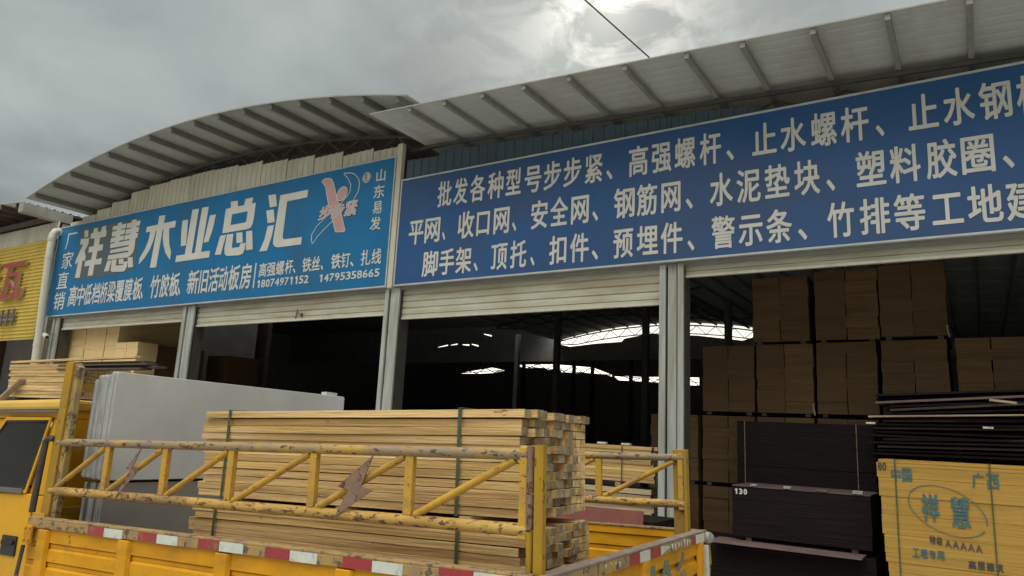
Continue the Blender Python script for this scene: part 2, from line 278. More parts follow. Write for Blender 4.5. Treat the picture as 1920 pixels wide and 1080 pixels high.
LAY = json.loads(r'''{"s2":[[6.369,6.917,[["批",-8.98,-8.624],["发",-8.574,-8.229],["各",-8.168,-7.807],["种",-7.748,-7.387],["型",-7.329,-6.991],["号",-6.911,-6.55],["步",-6.496,-6.135],["步",-6.082,-5.723],["紧",-5.651,-5.304],["、",-5.233,-5.111],["高",-4.811,-4.46],["强",-4.394,-4.046],["螺",-3.991,-3.638],["杆",-3.567,-3.219],["、",-3.133,-3.015],["止",-2.732,-2.363],["水",-2.306,-1.937],["螺",-1.866,-1.506],["杆",-1.452,-1.079],["、",-0.993,-0.884],["止",-0.579,-0.213],["水",-0.152,0.21],["钢",0.263,0.625],["板",0.678,1.05]]],[5.651,6.202,[["平",-9.673,-9.287],["网",-9.249,-8.862],["、",-8.797,-8.716],["收",-8.414,-8.024],["口",-7.964,-7.662],["网",-7.566,-7.213],["、",-7.144,-7.048],["安",-6.736,-6.384],["全",-6.33,-5.967],["网",-5.904,-5.554],["、",-5.482,-5.369],["钢",-5.076,-4.691],["筋",-4.654,-4.293],["网",-4.218,-3.889],["、",-3.8,-3.684],["水",-3.405,-3.041],["泥",-2.982,-2.617],["垫",-2.552,-2.186],["块",-2.123,-1.765],["、",-1.676,-1.561],["塑",-1.275,-0.893],["料",-0.843,-0.465],["胶",-0.398,-0.038],["圈",0.015,0.388],["、",0.472,0.592]]],[4.954,5.485,[["脚",-9.254,-8.857],["手",-8.819,-8.448],["架",-8.411,-8.038],["、",-7.977,-7.876],["顶",-7.582,-7.221],["托",-7.152,-6.802],["、",-6.712,-6.621],["扣",-6.322,-5.974],["件",-5.901,-5.534],["、",-5.473,-5.35],["预",-5.071,-4.71],["埋",-4.643,-4.268],["件",-4.223,-3.852],["、",-3.773,-3.659],["警",-3.384,-3.017],["示",-2.959,-2.599],["条",-2.543,-2.174],["、",-2.091,-1.964],["竹",-1.686,-1.327],["排",-1.256,-0.874],["等",-0.825,-0.447],["工",-0.369,-0.009],["地",0.042,0.431],["建",0.463,0.845]]]],"s1":[[5.079,5.721,[["高",-23.082,-22.607],["中",-22.585,-22.184],["低",-22.176,-21.768],["档",-21.747,-21.303],["桥",-21.296,-20.934],["梁",-20.913,-20.516],["覆",-20.496,-20.08],["膜",-20.06,-19.653],["板",-19.621,-19.185],["、",-19.215,-19.085],["竹",-18.786,-18.331],["胶",-18.313,-17.919],["板",-17.902,-17.469],["、",-17.497,-17.378],["新",-17.106,-16.646],["旧",-16.608,-16.25],["活",-16.212,-15.819],["动",-15.803,-15.462],["板",-15.426,-15.009],["房",-14.975,-14.57]]],[5.328,5.675,[["高",-14.3,-14.027],["强",-14.012,-13.705],["螺",-13.69,-13.409],["杆",-13.375,-13.117],["、",-13.102,-13.011],["铁",-12.799,-12.498],["丝",-12.484,-12.224],["、",-12.192,-12.106],["铁",-11.874,-11.574],["钉",-11.561,-11.3],["、",-11.286,-11.173],["扎",-10.971,-10.689],["线",-10.661,-10.386]]]],"ph1":[[-14.339,5.192],[-12.537,5.163],5.27,5.074,5.251,5.065],"ph2":[[-12.222,5.176],[-10.387,5.152],5.249,5.066,5.222,5.049],"v1":[["厂",-23.829,-23.198,6.936,7.451],["家",-23.853,-23.193,6.299,6.85],["直",-23.936,-23.277,5.675,6.21],["销",-23.945,-23.289,5.01,5.579]],"v2":[["山",-10.73,-10.463,7.176,7.46],["东",-10.768,-10.454,6.803,7.104],["易",-10.757,-10.491,6.446,6.732],["发",-10.794,-10.483,6.092,6.387]],"bar":[[-14.449,5.698],[-14.397,5.079]],"title":[[[-22.79,7.443],[-22.563,7.431],[-22.515,7.216],[-22.73,7.215]],[[-22.927,7.185],[-22.444,7.171],[-22.434,6.984],[-22.585,6.777],[-22.47,6.59],[-22.475,6.453],[-22.58,6.486],[-22.611,6.474],[-22.619,5.951],[-22.89,5.962],[-22.86,6.449],[-23.016,6.394],[-23.021,6.519],[-22.738,6.997],[-22.924,7.006]],[[-22.263,7.444],[-22.028,7.441],[-21.994,7.302],[-21.817,7.307],[-21.794,7.451],[-21.556,7.451],[-21.573,7.343],[-21.502,7.299],[-21.491,7.115],[-21.816,7.114],[-21.808,6.893],[-21.57,6.884],[-21.567,6.706],[-21.835,6.696],[-21.858,6.444],[-21.52,6.467],[-21.515,6.273],[-21.886,6.292],[-21.887,5.968],[-22.17,5.971],[-22.156,6.288],[-22.455,6.276],[-22.44,6.45],[-22.117,6.458],[-22.107,6.7],[-22.36,6.705],[-22.355,6.878],[-22.093,6.876],[-22.118,7.127],[-22.372,7.136],[-22.372,7.303],[-22.239,7.307]],[[-20.936,7.461],[-20.717,7.462],[-20.721,6.855],[-20.953,6.846]],[[-21.184,7.386],[-20.482,7.395],[-20.484,7.265],[-21.182,7.267]],[[-21.176,7.222],[-20.5,7.231],[-20.495,7.088],[-21.157,7.065]],[[-21.193,7.026],[-20.51,7.042],[-20.494,6.906],[-21.187,6.89]],[[-20.211,7.464],[-19.976,7.462],[-19.87,6.854],[-20.179,6.834]],[[-20.435,7.389],[-19.751,7.399],[-19.774,7.259],[-20.435,7.241]],[[-20.446,7.203],[-19.778,7.219],[-19.778,7.071],[-20.447,7.071]],[[-20.457,7.04],[-19.775,7.035],[-19.793,6.898],[-20.461,6.899]],[[-21.161,6.855],[-20.202,6.863],[-20.179,6.72],[-21.154,6.72]],[[-20.187,6.861],[-19.872,6.863],[-19.855,6.592],[-19.887,6.492],[-19.951,6.429],[-20.043,6.382],[-20.125,6.372],[-20.15,6.534]],[[-21.105,6.658],[-20.123,6.68],[-20.127,6.558],[-21.126,6.565]],[[-21.183,6.508],[-20.093,6.511],[-20.071,6.374],[-20.156,6.352],[-21.19,6.379]],[[-21.175,6.347],[-20.959,6.342],[-21.022,6.033],[-21.29,6.028]],[[-20.94,6.353],[-20.689,6.348],[-20.675,6.154],[-20.312,6.149],[-20.29,6.234],[-20.095,6.238],[-20.097,6.079],[-20.171,5.964],[-20.288,5.948],[-20.851,5.984],[-20.924,6.043],[-20.939,6.238]],[[-20.584,6.339],[-20.34,6.339],[-20.291,6.182],[-20.543,6.19]],[[-20.125,6.349],[-19.883,6.34],[-19.775,6.044],[-20.027,6.042]],[[-18.854,7.42],[-18.559,7.412],[-18.583,7.166],[-18.646,5.941],[-18.942,5.949],[-18.865,7.173]],[[-19.392,7.166],[-18.018,7.188],[-18.024,7.0],[-19.396,7.007]],[[-19.178,7.004],[-18.911,7.017],[-18.956,6.741],[-19.066,6.498],[-19.264,6.263],[-19.523,6.09],[-19.52,6.269],[-19.326,6.506],[-19.205,6.767]],[[-18.549,7.027],[-18.289,7.03],[-18.24,6.766],[-18.17,6.526],[-18.039,6.316],[-18.039,6.086],[-18.294,6.307],[-18.45,6.554],[-18.528,6.763]],[[-17.723,7.147],[-17.468,7.15],[-17.435,6.802],[-17.405,6.433],[-17.631,6.428],[-17.706,6.898]],[[-17.334,7.404],[-17.049,7.4],[-17.073,6.858],[-17.105,6.187],[-17.4,6.182],[-17.364,6.892]],[[-16.91,7.407],[-16.632,7.4],[-16.659,6.811],[-16.7,6.18],[-16.964,6.181],[-16.942,6.844]],[[-16.529,7.145],[-16.279,7.149],[-16.329,6.774],[-16.443,6.431],[-16.653,6.429],[-16.594,6.74]],[[-17.768,6.184],[-16.33,6.184],[-16.33,6.008],[-17.78,6.006]],[[-15.891,7.242],[-14.724,7.251],[-14.73,7.069],[-15.903,7.059]],[[-15.891,7.242],[-15.606,7.241],[-15.622,6.593],[-15.907,6.596]],[[-14.994,7.249],[-14.724,7.251],[-14.726,6.886],[-14.75,6.707],[-14.813,6.624],[-14.943,6.596],[-15.055,6.774],[-15.005,6.814]],[[-15.895,6.779],[-15.045,6.78],[-14.885,6.647],[-14.943,6.596],[-15.907,6.596]],[[-15.725,7.41],[-15.448,7.399],[-15.404,7.203],[-15.686,7.208]],[[-15.137,7.408],[-14.841,7.402],[-14.878,7.234],[-15.181,7.212]],[[-15.979,6.539],[-15.745,6.537],[-15.855,6.038],[-16.101,6.05]],[[-15.713,6.544],[-15.454,6.536],[-15.446,6.167],[-15.157,6.162],[-15.124,6.249],[-14.924,6.247],[-14.93,6.094],[-14.987,5.98],[-15.118,5.95],[-15.607,5.977],[-15.7,6.031],[-15.74,6.173]],[[-15.34,6.546],[-15.109,6.536],[-15.041,6.271],[-15.281,6.273]],[[-14.96,6.542],[-14.731,6.539],[-14.626,6.053],[-14.877,6.052]],[[-14.279,7.379],[-14.006,7.37],[-13.918,7.059],[-14.171,7.055]],[[-14.287,6.989],[-14.02,6.989],[-13.931,6.661],[-14.189,6.661]],[[-14.169,6.586],[-13.943,6.588],[-13.975,6.318],[-14.095,5.969],[-14.374,5.971],[-14.23,6.263]],[[-13.834,7.316],[-12.87,7.319],[-12.876,7.133],[-13.562,7.125],[-13.585,6.244],[-13.529,6.186],[-12.913,6.18],[-12.913,6.005],[-13.71,6.01],[-13.821,6.04],[-13.897,6.113],[-13.907,6.229],[-13.864,6.802]]],"logo":[[[-12.426,7.443],[-12.36,7.491],[-12.215,7.486],[-12.114,7.444],[-12.053,7.346],[-11.969,7.157],[-11.881,6.935],[-11.817,6.805],[-11.707,6.583],[-11.542,6.188],[-11.562,6.165],[-11.817,6.188],[-11.899,6.366],[-11.986,6.584],[-12.113,6.826],[-12.189,7.03],[-12.245,7.179],[-12.272,7.29],[-12.345,7.381]],[[-11.589,7.061],[-11.588,7.101],[-11.597,7.137],[-11.616,7.169],[-11.642,7.192],[-11.675,7.207],[-11.712,7.211],[-11.751,7.205],[-11.789,7.189],[-11.823,7.164],[-11.85,7.132],[-11.87,7.094],[-11.881,7.054],[-11.882,7.014],[-11.872,6.977],[-11.853,6.946],[-11.826,6.922],[-11.793,6.908],[-11.756,6.904],[-11.717,6.91],[-11.68,6.926],[-11.647,6.952],[-11.619,6.984],[-11.599,7.021]],[[-11.934,6.452],[-12.235,6.249],[-12.429,6.096],[-12.545,5.978],[-12.593,6.061],[-12.601,6.202],[-12.489,6.347],[-12.226,6.526],[-11.832,6.737],[-11.707,6.851],[-11.584,6.963],[-11.507,7.074],[-11.496,7.228],[-11.591,7.382],[-11.749,7.529],[-11.538,7.51],[-11.395,7.456],[-11.267,7.332],[-11.224,7.205],[-11.253,7.037],[-11.377,6.849]],[[-10.897,7.326],[-10.901,7.358],[-10.912,7.388],[-10.931,7.414],[-10.955,7.435],[-10.984,7.449],[-11.016,7.454],[-11.048,7.452],[-11.078,7.441],[-11.104,7.422],[-11.124,7.398],[-11.137,7.368],[-11.142,7.337],[-11.139,7.304],[-11.127,7.274],[-11.108,7.248],[-11.083,7.227],[-11.054,7.214],[-11.022,7.209],[-10.991,7.212],[-10.961,7.223],[-10.935,7.241],[-10.915,7.266],[-10.902,7.295]]],"bbj":[["步",-12.382,-12.019,6.52,6.832],["步",-11.977,-11.624,6.515,6.822],["紧",-11.573,-11.229,6.517,6.838]],"patch":[[-22.994,7.513],[-19.749,7.472],[-19.719,6.032],[-19.861,5.967],[-21.976,5.879],[-22.995,5.922]]}''')
_gl = {}
def glyph(ch, bold):
    k = (ch, bold)
    if k not in _gl:
        c = bpy.data.curves.new('glyph', 'FONT'); c.body = ch; c.size = 1; c.resolution_u = 3; c.fill_mode = 'FRONT'
        o = bpy.data.objects.new('glyph', c); C.objects.link(o); bpy.context.view_layer.update()
        me = o.to_mesh(); v = [tuple(p.co) for p in me.vertices]; f = [tuple(p.vertices) for p in me.polygons]
        o.to_mesh_clear(); bpy.data.objects.remove(o); bpy.data.curves.remove(c); _gl[k] = (v, f)
    return _gl[k]
def put_glyph(mb, ch, place, bold=.02, fit=True, dy=1):
    """place(u,v): u,v in 0..1 over the glyph's own box (or the em box vertically when fit='em'); weight is built up from
    thin shifted layers of the glyph, each a hair in front of the one before"""
    v, f = glyph(ch, 0)
    if ch == '1': v, f = [(.08, .50, 0), (.08, .58, 0), (.22, .70, 0), (.34, .70, 0), (.34, 0, 0), (.22, 0, 0), (.22, .53, 0)], [(0, 1, 2, 6), (6, 2, 3, 4, 5)]
    x0 = min(p[0] for p in v)-bold; x1 = max(p[0] for p in v)+bold; y0 = min(p[1] for p in v)-bold; y1 = max(p[1] for p in v)+bold
    if fit == 'em': y0, y1 = -.09-bold*.4, .85+bold*.4
    for k, (a, c) in enumerate(((0, 0), (1, 0), (-1, 0), (0, .8), (0, -.8), (.75, .6), (-.75, .6), (.75, -.6), (-.75, -.6)) if bold > .012 else ((0, 0), (.7, .5), (-.7, -.5))):
        o = len(mb.v)
        vs = [place((p[0]+a*bold-x0)/(x1-x0), (p[1]+c*bold-y0)/(y1-y0)) for p in v]
        mb.add([(q[0], q[1]-.00018*k*dy, q[2]) for q in vs], f)

# ================================================================ SETTING
g = MB().box(-400, 400, -400, 400, -.3, 0); struct(g.build('ground', m_conc))
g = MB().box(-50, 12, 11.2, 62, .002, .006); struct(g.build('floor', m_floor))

# ================================================================ ARCHED WAREHOUSE (left)
YF = 11.0
ah = thing('arched_warehouse', 'big warehouse with an arched sheet roof and the light blue sign, two rolled up shutters', 'warehouse', (-16.1, 11, 0))
def at(o):  # children keep world coordinates
    return o.matrix_world.inverted() if False else Matrix.Translation(-o.location)
def child(mb, name, m, parent, **k):
    o = mb.build(name, m, parent, **k); o.matrix_parent_inverse = Matrix.Translation(-parent.location); return o
RA = 30.9
def z1(x): return 9.03-(RA-math.sqrt(RA*RA-(x+16.1)**2))
xs = [-23.5+14.8*k/28 for k in range(29)]
mb = MB(); prof = ridge(9.45, 11.6, .22, .003)+ridge(11.75, 42.2, 1.9, .03)
mb.grid([[(x, y, z1(x)+h) for y, h in prof] for x in xs]); child(mb, 'roof', m_roof1, ah, solid=.012)
mb = MB()
for k in range(28): mb.bar((xs[k], 9.452, z1(xs[k])-.012), (xs[k+1], 9.452, z1(xs[k+1])-.012), .012, .03)
child(mb, 'roof_edge_flashing', m_gutter, ah)
for k in range(16):
    x = -23.02+.937*k; z = z1(x)
    mb = MB().box(x-.035, x+.035, 9.5, 41.9, z-.14, z-.014); child(mb, 'purlin', m_purlin1, ah)
def arch_truss(y, lo=.55, name='truss', top=.24, parent=ah):
    mb = MB(); pts = []
    n = 26
    for k in range(n+1):
        x = -23.3+14.5*k/n; e = min(1, (x+23.3)/1.6+.15, (-8.8-x)/1.6+.15)
        pts.append((x, z1(x)-top, z1(x)-top-lo*e))
    for a, b in zip(pts, pts[1:]):
        mb.bar((a[0], y, a[1]), (b[0], y, b[1]), .07, .07); mb.bar((a[0], y, a[2]), (b[0], y, b[2]), .06, .06)
    for k, (a, b) in enumerate(zip(pts, pts[1:])):
        if k % 2: mb.bar((a[0], y, a[1]), (b[0], y, b[2]), .035)
        else: mb.bar((a[0], y, a[2]), (b[0], y, b[1]), .035)
    return child(mb, name, m_truss, parent)
for y in (11.2, 19, 27, 34.5, 41.6): arch_truss(y, .36 if y < 12 else .5)
# stepped gable sheets over the sign
tops = [(-23.9, 7.84), (-23.2, 7.95), (-22.4, 8.05), (-21.6, 8.19), (-20.6, 8.36), (-19.7, 8.43), (-18.7, 8.46), (-17.7, 8.46), (-16.7, 8.44), (-15.7, 8.38), (-14.75, 8.28), (-13.8, 8.22), (-12.85, 8.12), (-11.9, 8.01), (-10.95, 7.95), (-10.1, 0)]
for k, ((a, za), (b, zb)) in enumerate(zip(tops, tops[1:])):
    pr = ridge(a, b-.012, .19, .022); tl = rng.uniform(-.02, .03)
    mb = MB().grid([[(x, YF-h+.004*(k % 2), 7.45) for x, h in pr], [(x, YF-h+.004*(k % 2), za+tl*(x-a)) for x, h in pr]])
    child(mb, 'gable_sheet', m_beige, ah, solid=.006)
lx = [-23.45+14.6*k/20 for k in range(21)]
mb = MB().grid([[(x, 11.75, 7.4) for x in lx], [(x, 11.75, z1(x)-.02) for x in lx]]); child(mb, 'added_shade_sheet', m_brown, ah, solid=.01)  # added dark sheet behind the gable gap, deepens the shade there
mb = MB().box(-24.3, -10.2, 11.03, 11.07, 4.76, 7.6); child(mb, 'sign_backing_wall', m_inner, ah)
def shutter(x0, x1, zb, parent, y=11.13, ztop=5.05):
    mb = MB(); z = zb; pr = [(y-.02, zb), (y-.02, zb+.05), (y, zb+.055)]; z = zb+.06
    while z < ztop:
        pr += [(y, z), (y-.020, z+.008), (y-.024, z+.06), (y-.020, z+.112), (y, z+.122)]; z += .136
    mb.grid([[(x, yy, zz) for yy, zz in pr] for x in (x0, x1)]); o = child(mb, 'shutter', m_shut, parent, solid=.004)
    mb = MB().box(x0, x1, y-.05, y+.02, zb-.045, zb-.002)
    mb.build('bottom_bar', m_beige, o, bevel=.006); return o
def post(x0, x1, ztop, parent, yy=10.985, mid=True):
    w = x1-x0; mb = MB()
    def strip(a, b, y): mb.box(x0+a*w, x0+b*w, y, y+.05, 0, ztop)
    strip(0, .26, yy); strip(.335, .70, yy+.03); strip(.76, 1, yy); o = child(mb, 'door_post', m_post, parent, bevel=.006)
    mb = MB().box(x0+.02*w, x1-.02*w, yy+.085, yy+.35, 0, ztop); mb.build('post_core', m_groove, o); return o
post(-17.26, -16.76, 4.80, ah); post(-23.95, -23.55, 4.80, ah)
shutter(-23.55, -17.25, 4.46, ah); sh1 = shutter(-16.77, -10.26, 4.30, ah)
mb = MB().bar((-13.05, 11.09, 4.30), (-13.0, 11.085, 4.52), .012); mb.bar((-12.86, 11.09, 4.34), (-12.84, 11.088, 4.42), .04, .03); mb.bar((-13.0, 11.085, 4.44), (-12.85, 11.088, 4.40), .01); mb.build('pull_hook', m_dark, sh1)
mb = MB(); mb.box(-24.7, -24.55, 11.1, 19, 0, 7.9); child(mb, 'side_wall', m_inner, ah)
# inner columns of the hall
for x, y in ((-16.74, 30), (-12.27, 30), (-8.62, 30), (-24.0, 38)):
    child(MB().box(x-.13, x+.13, y-.13, y+.13, 0, 8.0), 'hall_column', m_inroof, ah)

def wall_with_holes(y, x0, x1, zlo, zhi, holes, th=.12):
    """solid wall in an x-z plane at y with polygon openings given as (top line, bottom line)"""
    def ip(l, x):
        if x < l[0][0] or x > l[-1][0]: return None
        for (a, za), (b, zb) in zip(l, l[1:]):
            if a <= x <= b: return za+(zb-za)*(x-a)/(b-a) if b > a else zb
    X = sorted({x0, x1, *[p[0] for t, b in holes for p in t+b if x0 < p[0] < x1]}); mb = MB()
    def trap(xa, xb, la, lb, ha, hb):
        if ha-la < 1e-3 and hb-lb < 1e-3: return
        mb.prism([(xa, y, la), (xb, y, lb), (xb, y, hb), (xa, y, ha)], (0, th, 0))
    for a, b in zip(X, X[1:]):
        if b-a < 1e-4: continue
        e = 1e-5; sp = []
        for t, bo in holes:
            v = [ip(t, a+e), ip(bo, a+e), ip(t, b-e), ip(bo, b-e)]
            if None not in v: sp.append(v)
        sp.sort(key=lambda v: v[1]); ca = cb = None; la, lb = zlo, zlo
        for ta, ba, tb, bb in sp: trap(a, b, la, lb, max(ba, la), max(bb, lb)); la, lb = ta, tb
        trap(a, b, la, lb, zhi, zhi)
    return mb
big = 9.6
holes = [([(.80, 8.08), (1.08, 8.13)], [(.80, 7.72), (1.08, 7.73)]), ([(-23.6, 8.0), (-23.4, big), (-10.4, big), (-10.2, 8.2)], [(-23.6, 7.95), (-22.6, 7.72), (-20.7, 7.88), (-18.9, 7.95), (-18.7, 8.15), (-17.2, 8.38), (-14.0, 8.2), (-11.3, 7.82), (-10.2, 8.15)])]
holes.append(([(-41.53, 9.69), (-39.12, 9.72)], [(-41.53, 9.63), (-39.12, 9.61)]))
holes.append(([(-38.4, 9.70), (-36.2, 9.49)], [(-38.4, 9.64), (-36.2, 9.38)]))
holes.append(([(-33.74, 7.96), (-32.75, 8.13)], [(-33.74, 7.90), (-32.75, 8.02)]))
holes.append(([(-32.56, 8.09), (-31.88, 8.19)], [(-32.56, 8.03), (-31.88, 8.08)]))
holes.append(([(-31.49, 8.11), (-30.81, 8.08)], [(-31.49, 8.05), (-30.81, 7.97)]))
holes.append(([(-30.67, 8.13), (-30.0, 7.99)], [(-30.67, 8.07), (-30.0, 7.88)]))
holes.append(([(-29.64, 8.83), (-28.89, 8.69)], [(-29.64, 8.77), (-28.89, 8.58)]))
child(wall_with_holes(42.2, -50, 12, 6.78, 9.7, holes), 'rear_fascia', m_inner, ah)
h2 = [([(-44.8, 7.75), (-41, 8.25), (-39.5, 7.98)], [(-44.8, 7.66), (-42.4, 7.66), (-40.7, 7.72), (-39.5, 7.95)]),
      ([(-38.4, 8.5), (-36, 8.52), (-33.7, 8.5), (-29.8, 8.18), (-27.85, 7.5)], [(-38.4, 8.45), (-37, 8.2), (-34.9, 8.2), (-34.8, 8.02), (-33.2, 7.98), (-33.1, 7.78), (-29.3, 7.62), (-27.85, 7.34)]),
      ([(-27.65, 7.46), (-24.8, 7.3), (-23.3, 7.32), (-19.8, 7.26)], [(-27.65, 7.38), (-27.2, 7.02), (-25.5, 6.95), (-23.3, 6.84), (-21.5, 6.78), (-21.4, 6.62), (-19.8, 6.6)])]
child(wall_with_holes(60.2, -50, 12, 0, 9.1, h2), 'rear_wall', m_inner, ah)
mb = MB()
for t, bo in h2:
    a, b = t[0][0], t[-1][0]; n = max(3, int((b-a)/.9)); q = []
    def ip(l, x):
        for (p, zp), (r, zr) in zip(l, l[1:]):
            if p <= x <= r: return zp+(zr-zp)*(x-p)/(r-p)
        return l[-1][1]
    for k in range(n):
        xa, xb = a+(b-a)*k/n, a+(b-a)*(k+1)/n
        za, zb = (ip(t, xa), ip(bo, xb)) if k % 2 else (ip(bo, xa), ip(t, xb))
        mb.bar((xa, 60.0, za), (xb, 60.0, zb), .07)
    mb.bar((a, 60.0, (ip(t, a)+2*ip(bo, a))/3), (b, 60.0, (ip(t, b)+2*ip(bo, b))/3), .07)
for x in (-37.1, -31.6, -29.7, -25.9, -21.6): mb.box(x-.16, x+.16, 59.9, 60.1, 0, 9)
child(mb, 'rear_truss', m_truss, ah)
mb = MB(); mb.prism([(-50, 42.35, 7.25), (-50, 60.4, 9.2), (-50, 60.4, 9.35), (-50, 42.35, 7.4)], (62, 0, 0)); mb.box(-50, -24.1, 15, 42.3, 9.3, 9.5); mb.box(-50.2, -50, 15, 60.3, 0, 10); mb.box(12, 12.2, 11, 60.3, 0, 10); mb.box(-50, -24.4, 14.8, 15, 0, 9.6); 

child(mb, 'rear_hall_shell', m_inner, ah)

# ================================================================ RIGHT WAREHOUSE
rw = thing('long_warehouse', 'warehouse with a gently sloping grey roof above the long dark blue product sign', 'warehouse', (-2, 11, 0))
def z2(x): return 7.925-.0515*(x+9.6)-.0006*(x+9.6)**2*.2
xr = [-9.62+22.0*k/24 for k in range(25)]
mb = MB().grid([[(x, y, z2(x)+h) for y, h in prof] for x in xr]); child(mb, 'roof', m_roof, rw, solid=.012)
mb = MB()
for k in range(24): mb.bar((xr[k], 9.447, z2(xr[k])-.002), (xr[k+1], 9.447, z2(xr[k+1])-.002), .012, .022)
child(mb, 'roof_edge_flashing', m_gutter, rw)
px = [-8.62, -7.8, -6.96, -6.11, -5.25, -4.27, -3.29, -2.48, -1.55, -.66, .22, 1.1, 2.0, 2.9, 3.8, 5, 6, 7, 8]
for x in px:
    z = z2(x); child(MB().box(x-.035, x+.035, 9.47, 41.9, z-.10, z-.014), 'purlin', m_purlin, rw)
mb = MB()
q = [(-9.4+1.0*k) for k in range(19)]
for a, b in zip(q, q[1:]):
    mb.bar((a, 10.93, z2(a)-.16), (b, 10.93, z2(b)-.16), .05, .06)
    mb.bar((a, 11.16, z2(a)-.42), (b, 11.16, z2(b)-.42), .04)
    mb.bar((a, 11.16, z2(a)-.18), ((a+b)/2, 11.16, z2(a)-.42), .03); mb.bar(((a+b)/2, 11.16, z2(a)-.42), (b, 11.16, z2(b)-.18), .03)
child(mb, 'eave_truss', m_truss, rw)
pr = ridge(-9.95, 9, .21, .022)
mb = MB().grid([[(x, YF-h, 6.9) for x, h in pr], [(x, YF-h, z2(x)-.27-(.10 if int((x+40)/3.1) % 3 == 0 else 0)) for x, h in pr]]); child(mb, 'fascia_sheet', m_bluesheet, rw, solid=.006)
child(MB().box(-10.15, 9, 11.03, 11.07, 4.76, 6.98), 'sign_backing_wall', m_inner, rw)
mb = MB().box(-10.155, -10.02, 10.9, 11.02, 4.79, 7.95); child(mb, 'corner_strip', m_beige, rw, bevel=.01)
post(-10.26, -9.86, 4.80, rw); post(-4.27, -3.865, 4.80, rw); post(3.2, 3.6, 4.8, rw)
shutter(-9.86, -4.27, 4.195, rw); shutter(-3.865, 3.2, 4.62, rw)
child(MB().box(11.7, 11.85, 11.1, 42, 0, 7), 'side_wall', m_inner, rw)

# ================================================================ SIGNS
SF = 10.92
def sign(name, label, x0, x1, za, zb, m):
    o = thing(name, label, 'sign', (x0, SF, za))
    child(MB().box(x0+.03, x1-.03, SF, SF+.05, za+.03, zb-.03), 'panel', m, o)
    mb = MB(); e = .032; y0, y1 = SF-.02, SF+.055
    mb.box(x0, x1, y0, y1, za, za+e); mb.box(x0, x1, y0, y1, zb-e, zb); mb.box(x0, x0+e, y0, y1, za+e, zb-e); mb.box(x1-e, x1, y0, y1, za+e, zb-e)
    child(mb, 'frame', m_alu, o, bevel=.004)
    return o
YT = 10.914
def letters(parent, lst, zb, zt, bold, m=m_letter, y=YT):
    for ch, xa, xb in lst:
        mb = MB(); put_glyph(mb, ch, lambda u, v: (xa+(xb-xa)*u, y, zb+(zt-zb)*v), bold, 'em')
        child(mb, 'character', m, parent)
s2 = sign('shop_sign', 'long deep blue sign listing building materials in three rows of white characters', -9.985, 6.4, 4.815, 7.117, m_blue2)
for zb, zt, lst in LAY['s2']: letters(s2, lst, zb, zt, .021)
s1 = sign('shop_sign', 'light blue sign with six huge white title characters and a pink figure emblem', -24.36, -10.18, 4.815, 7.695, m_blue)
for zb, zt, lst in LAY['s1']: letters(s1, lst, zb, zt, .021)
for key, txt in (('ph1', '18074971152'), ('ph2', '14795358665')):
    (xa, _), (xb, _), ta, ba, tb, bb = LAY[key]; n = len(txt); w = (xb-xa)/n
    for k, ch in enumerate(txt):
        mb = MB()
        u0 = xa+w*(k+(.20 if ch == '1' else .06)); u1 = xa+w*(k+(.74 if ch == '1' else .94))
        put_glyph(mb, ch, lambda u, v: (u0+(u1-u0)*u, YT, (ba+bb)/2+((ta+tb)/2-(ba+bb)/2)*v), .024)
        child(mb, 'digit', m_letter, s1)
for key in ('v1', 'v2'):
    for ch, xa, xb, zb, zt in LAY[key]:
        mb = MB(); put_glyph(mb, ch, lambda u, v: (xa+(xb-xa)*u, YT, zb+(zt-zb)*v), .012 if key == 'v1' else .018)
        child(mb, 'character', m_letter, s1)
(ax, az), (bx, bz) = LAY['bar']; child(MB().box(ax-.012, ax+.03, YT-.002, YT+.004, bz, az), 'divider_line', m_letter, s1)
def flat(mb, poly, y, th=.003): mb.prism([(x, y, z) for x, z in poly], (0, th, 0))
mb = MB(); flat(mb, LAY['patch'], 10.9165, .003); child(mb, 'sticker_patch', m_patch, s1)
tt = list(LAY['title'])
for cnt in (3, 16, 4, 5, 10, 4):
    mb = MB()
    for k in range(cnt): flat(mb, tt.pop(0), 10.9115-.0004*k, .003)
    child(mb, 'title_character', m_letter, s1)
lg = LAY['logo']
def grow(p, d):
    cx_ = sum(a for a, _ in p)/len(p); cz_ = sum(b for _, b in p)/len(p); n = len(p); out = []
    ar = sum(p[i][0]*p[(i+1) % n][1]-p[(i+1) % n][0]*p[i][1] for i in range(n)); sg = 1 if ar > 0 else -1
    for i in range(n):
        a, b, c = Vector(p[i-1]), Vector(p[i]), Vector(p[(i+1) % n])
        e1 = (b-a).normalized(); e2 = (c-b).normalized(); nn = Vector((e1.y, -e1.x))+Vector((e2.y, -e2.x))
        nn = nn.normalized() if nn.length > 1e-4 else Vector((e1.y, -e1.x)); q = b+nn*d*sg; out.append((q.x, q.y))
    return out
em = MB()
pts = lg[2]+[lg[2][0]]
for (a, az), (b, bz) in zip(pts[:-2], pts[1:-1]): em.bar((a, 10.911, az), (b, 10.911, bz), .005, .026, up=(0, 1, 0)) if False else em.prism([(a, 10.911, az-.0), (b, 10.911, bz), (b+(.022 if abs(bz-az) > abs(b-a) else 0), 10.911, bz+(0 if abs(bz-az) > abs(b-a) else .022)), (a+(.022 if abs(bz-az) > abs(b-a) else 0), 10.911, az+(0 if abs(bz-az) > abs(b-a) else .022))], (0, .003, 0))
flat(em, grow(lg[0], .02), 10.9095); flat(em, grow(lg[1], .018), 10.9075); flat(em, lg[3], 10.911)
o = child(em, 'emblem_outline', m_letter, s1)
pk = MB(); flat(pk, lg[0], 10.9085); flat(pk, lg[1], 10.9060)
child(pk, 'emblem_figure', m_pink, s1)
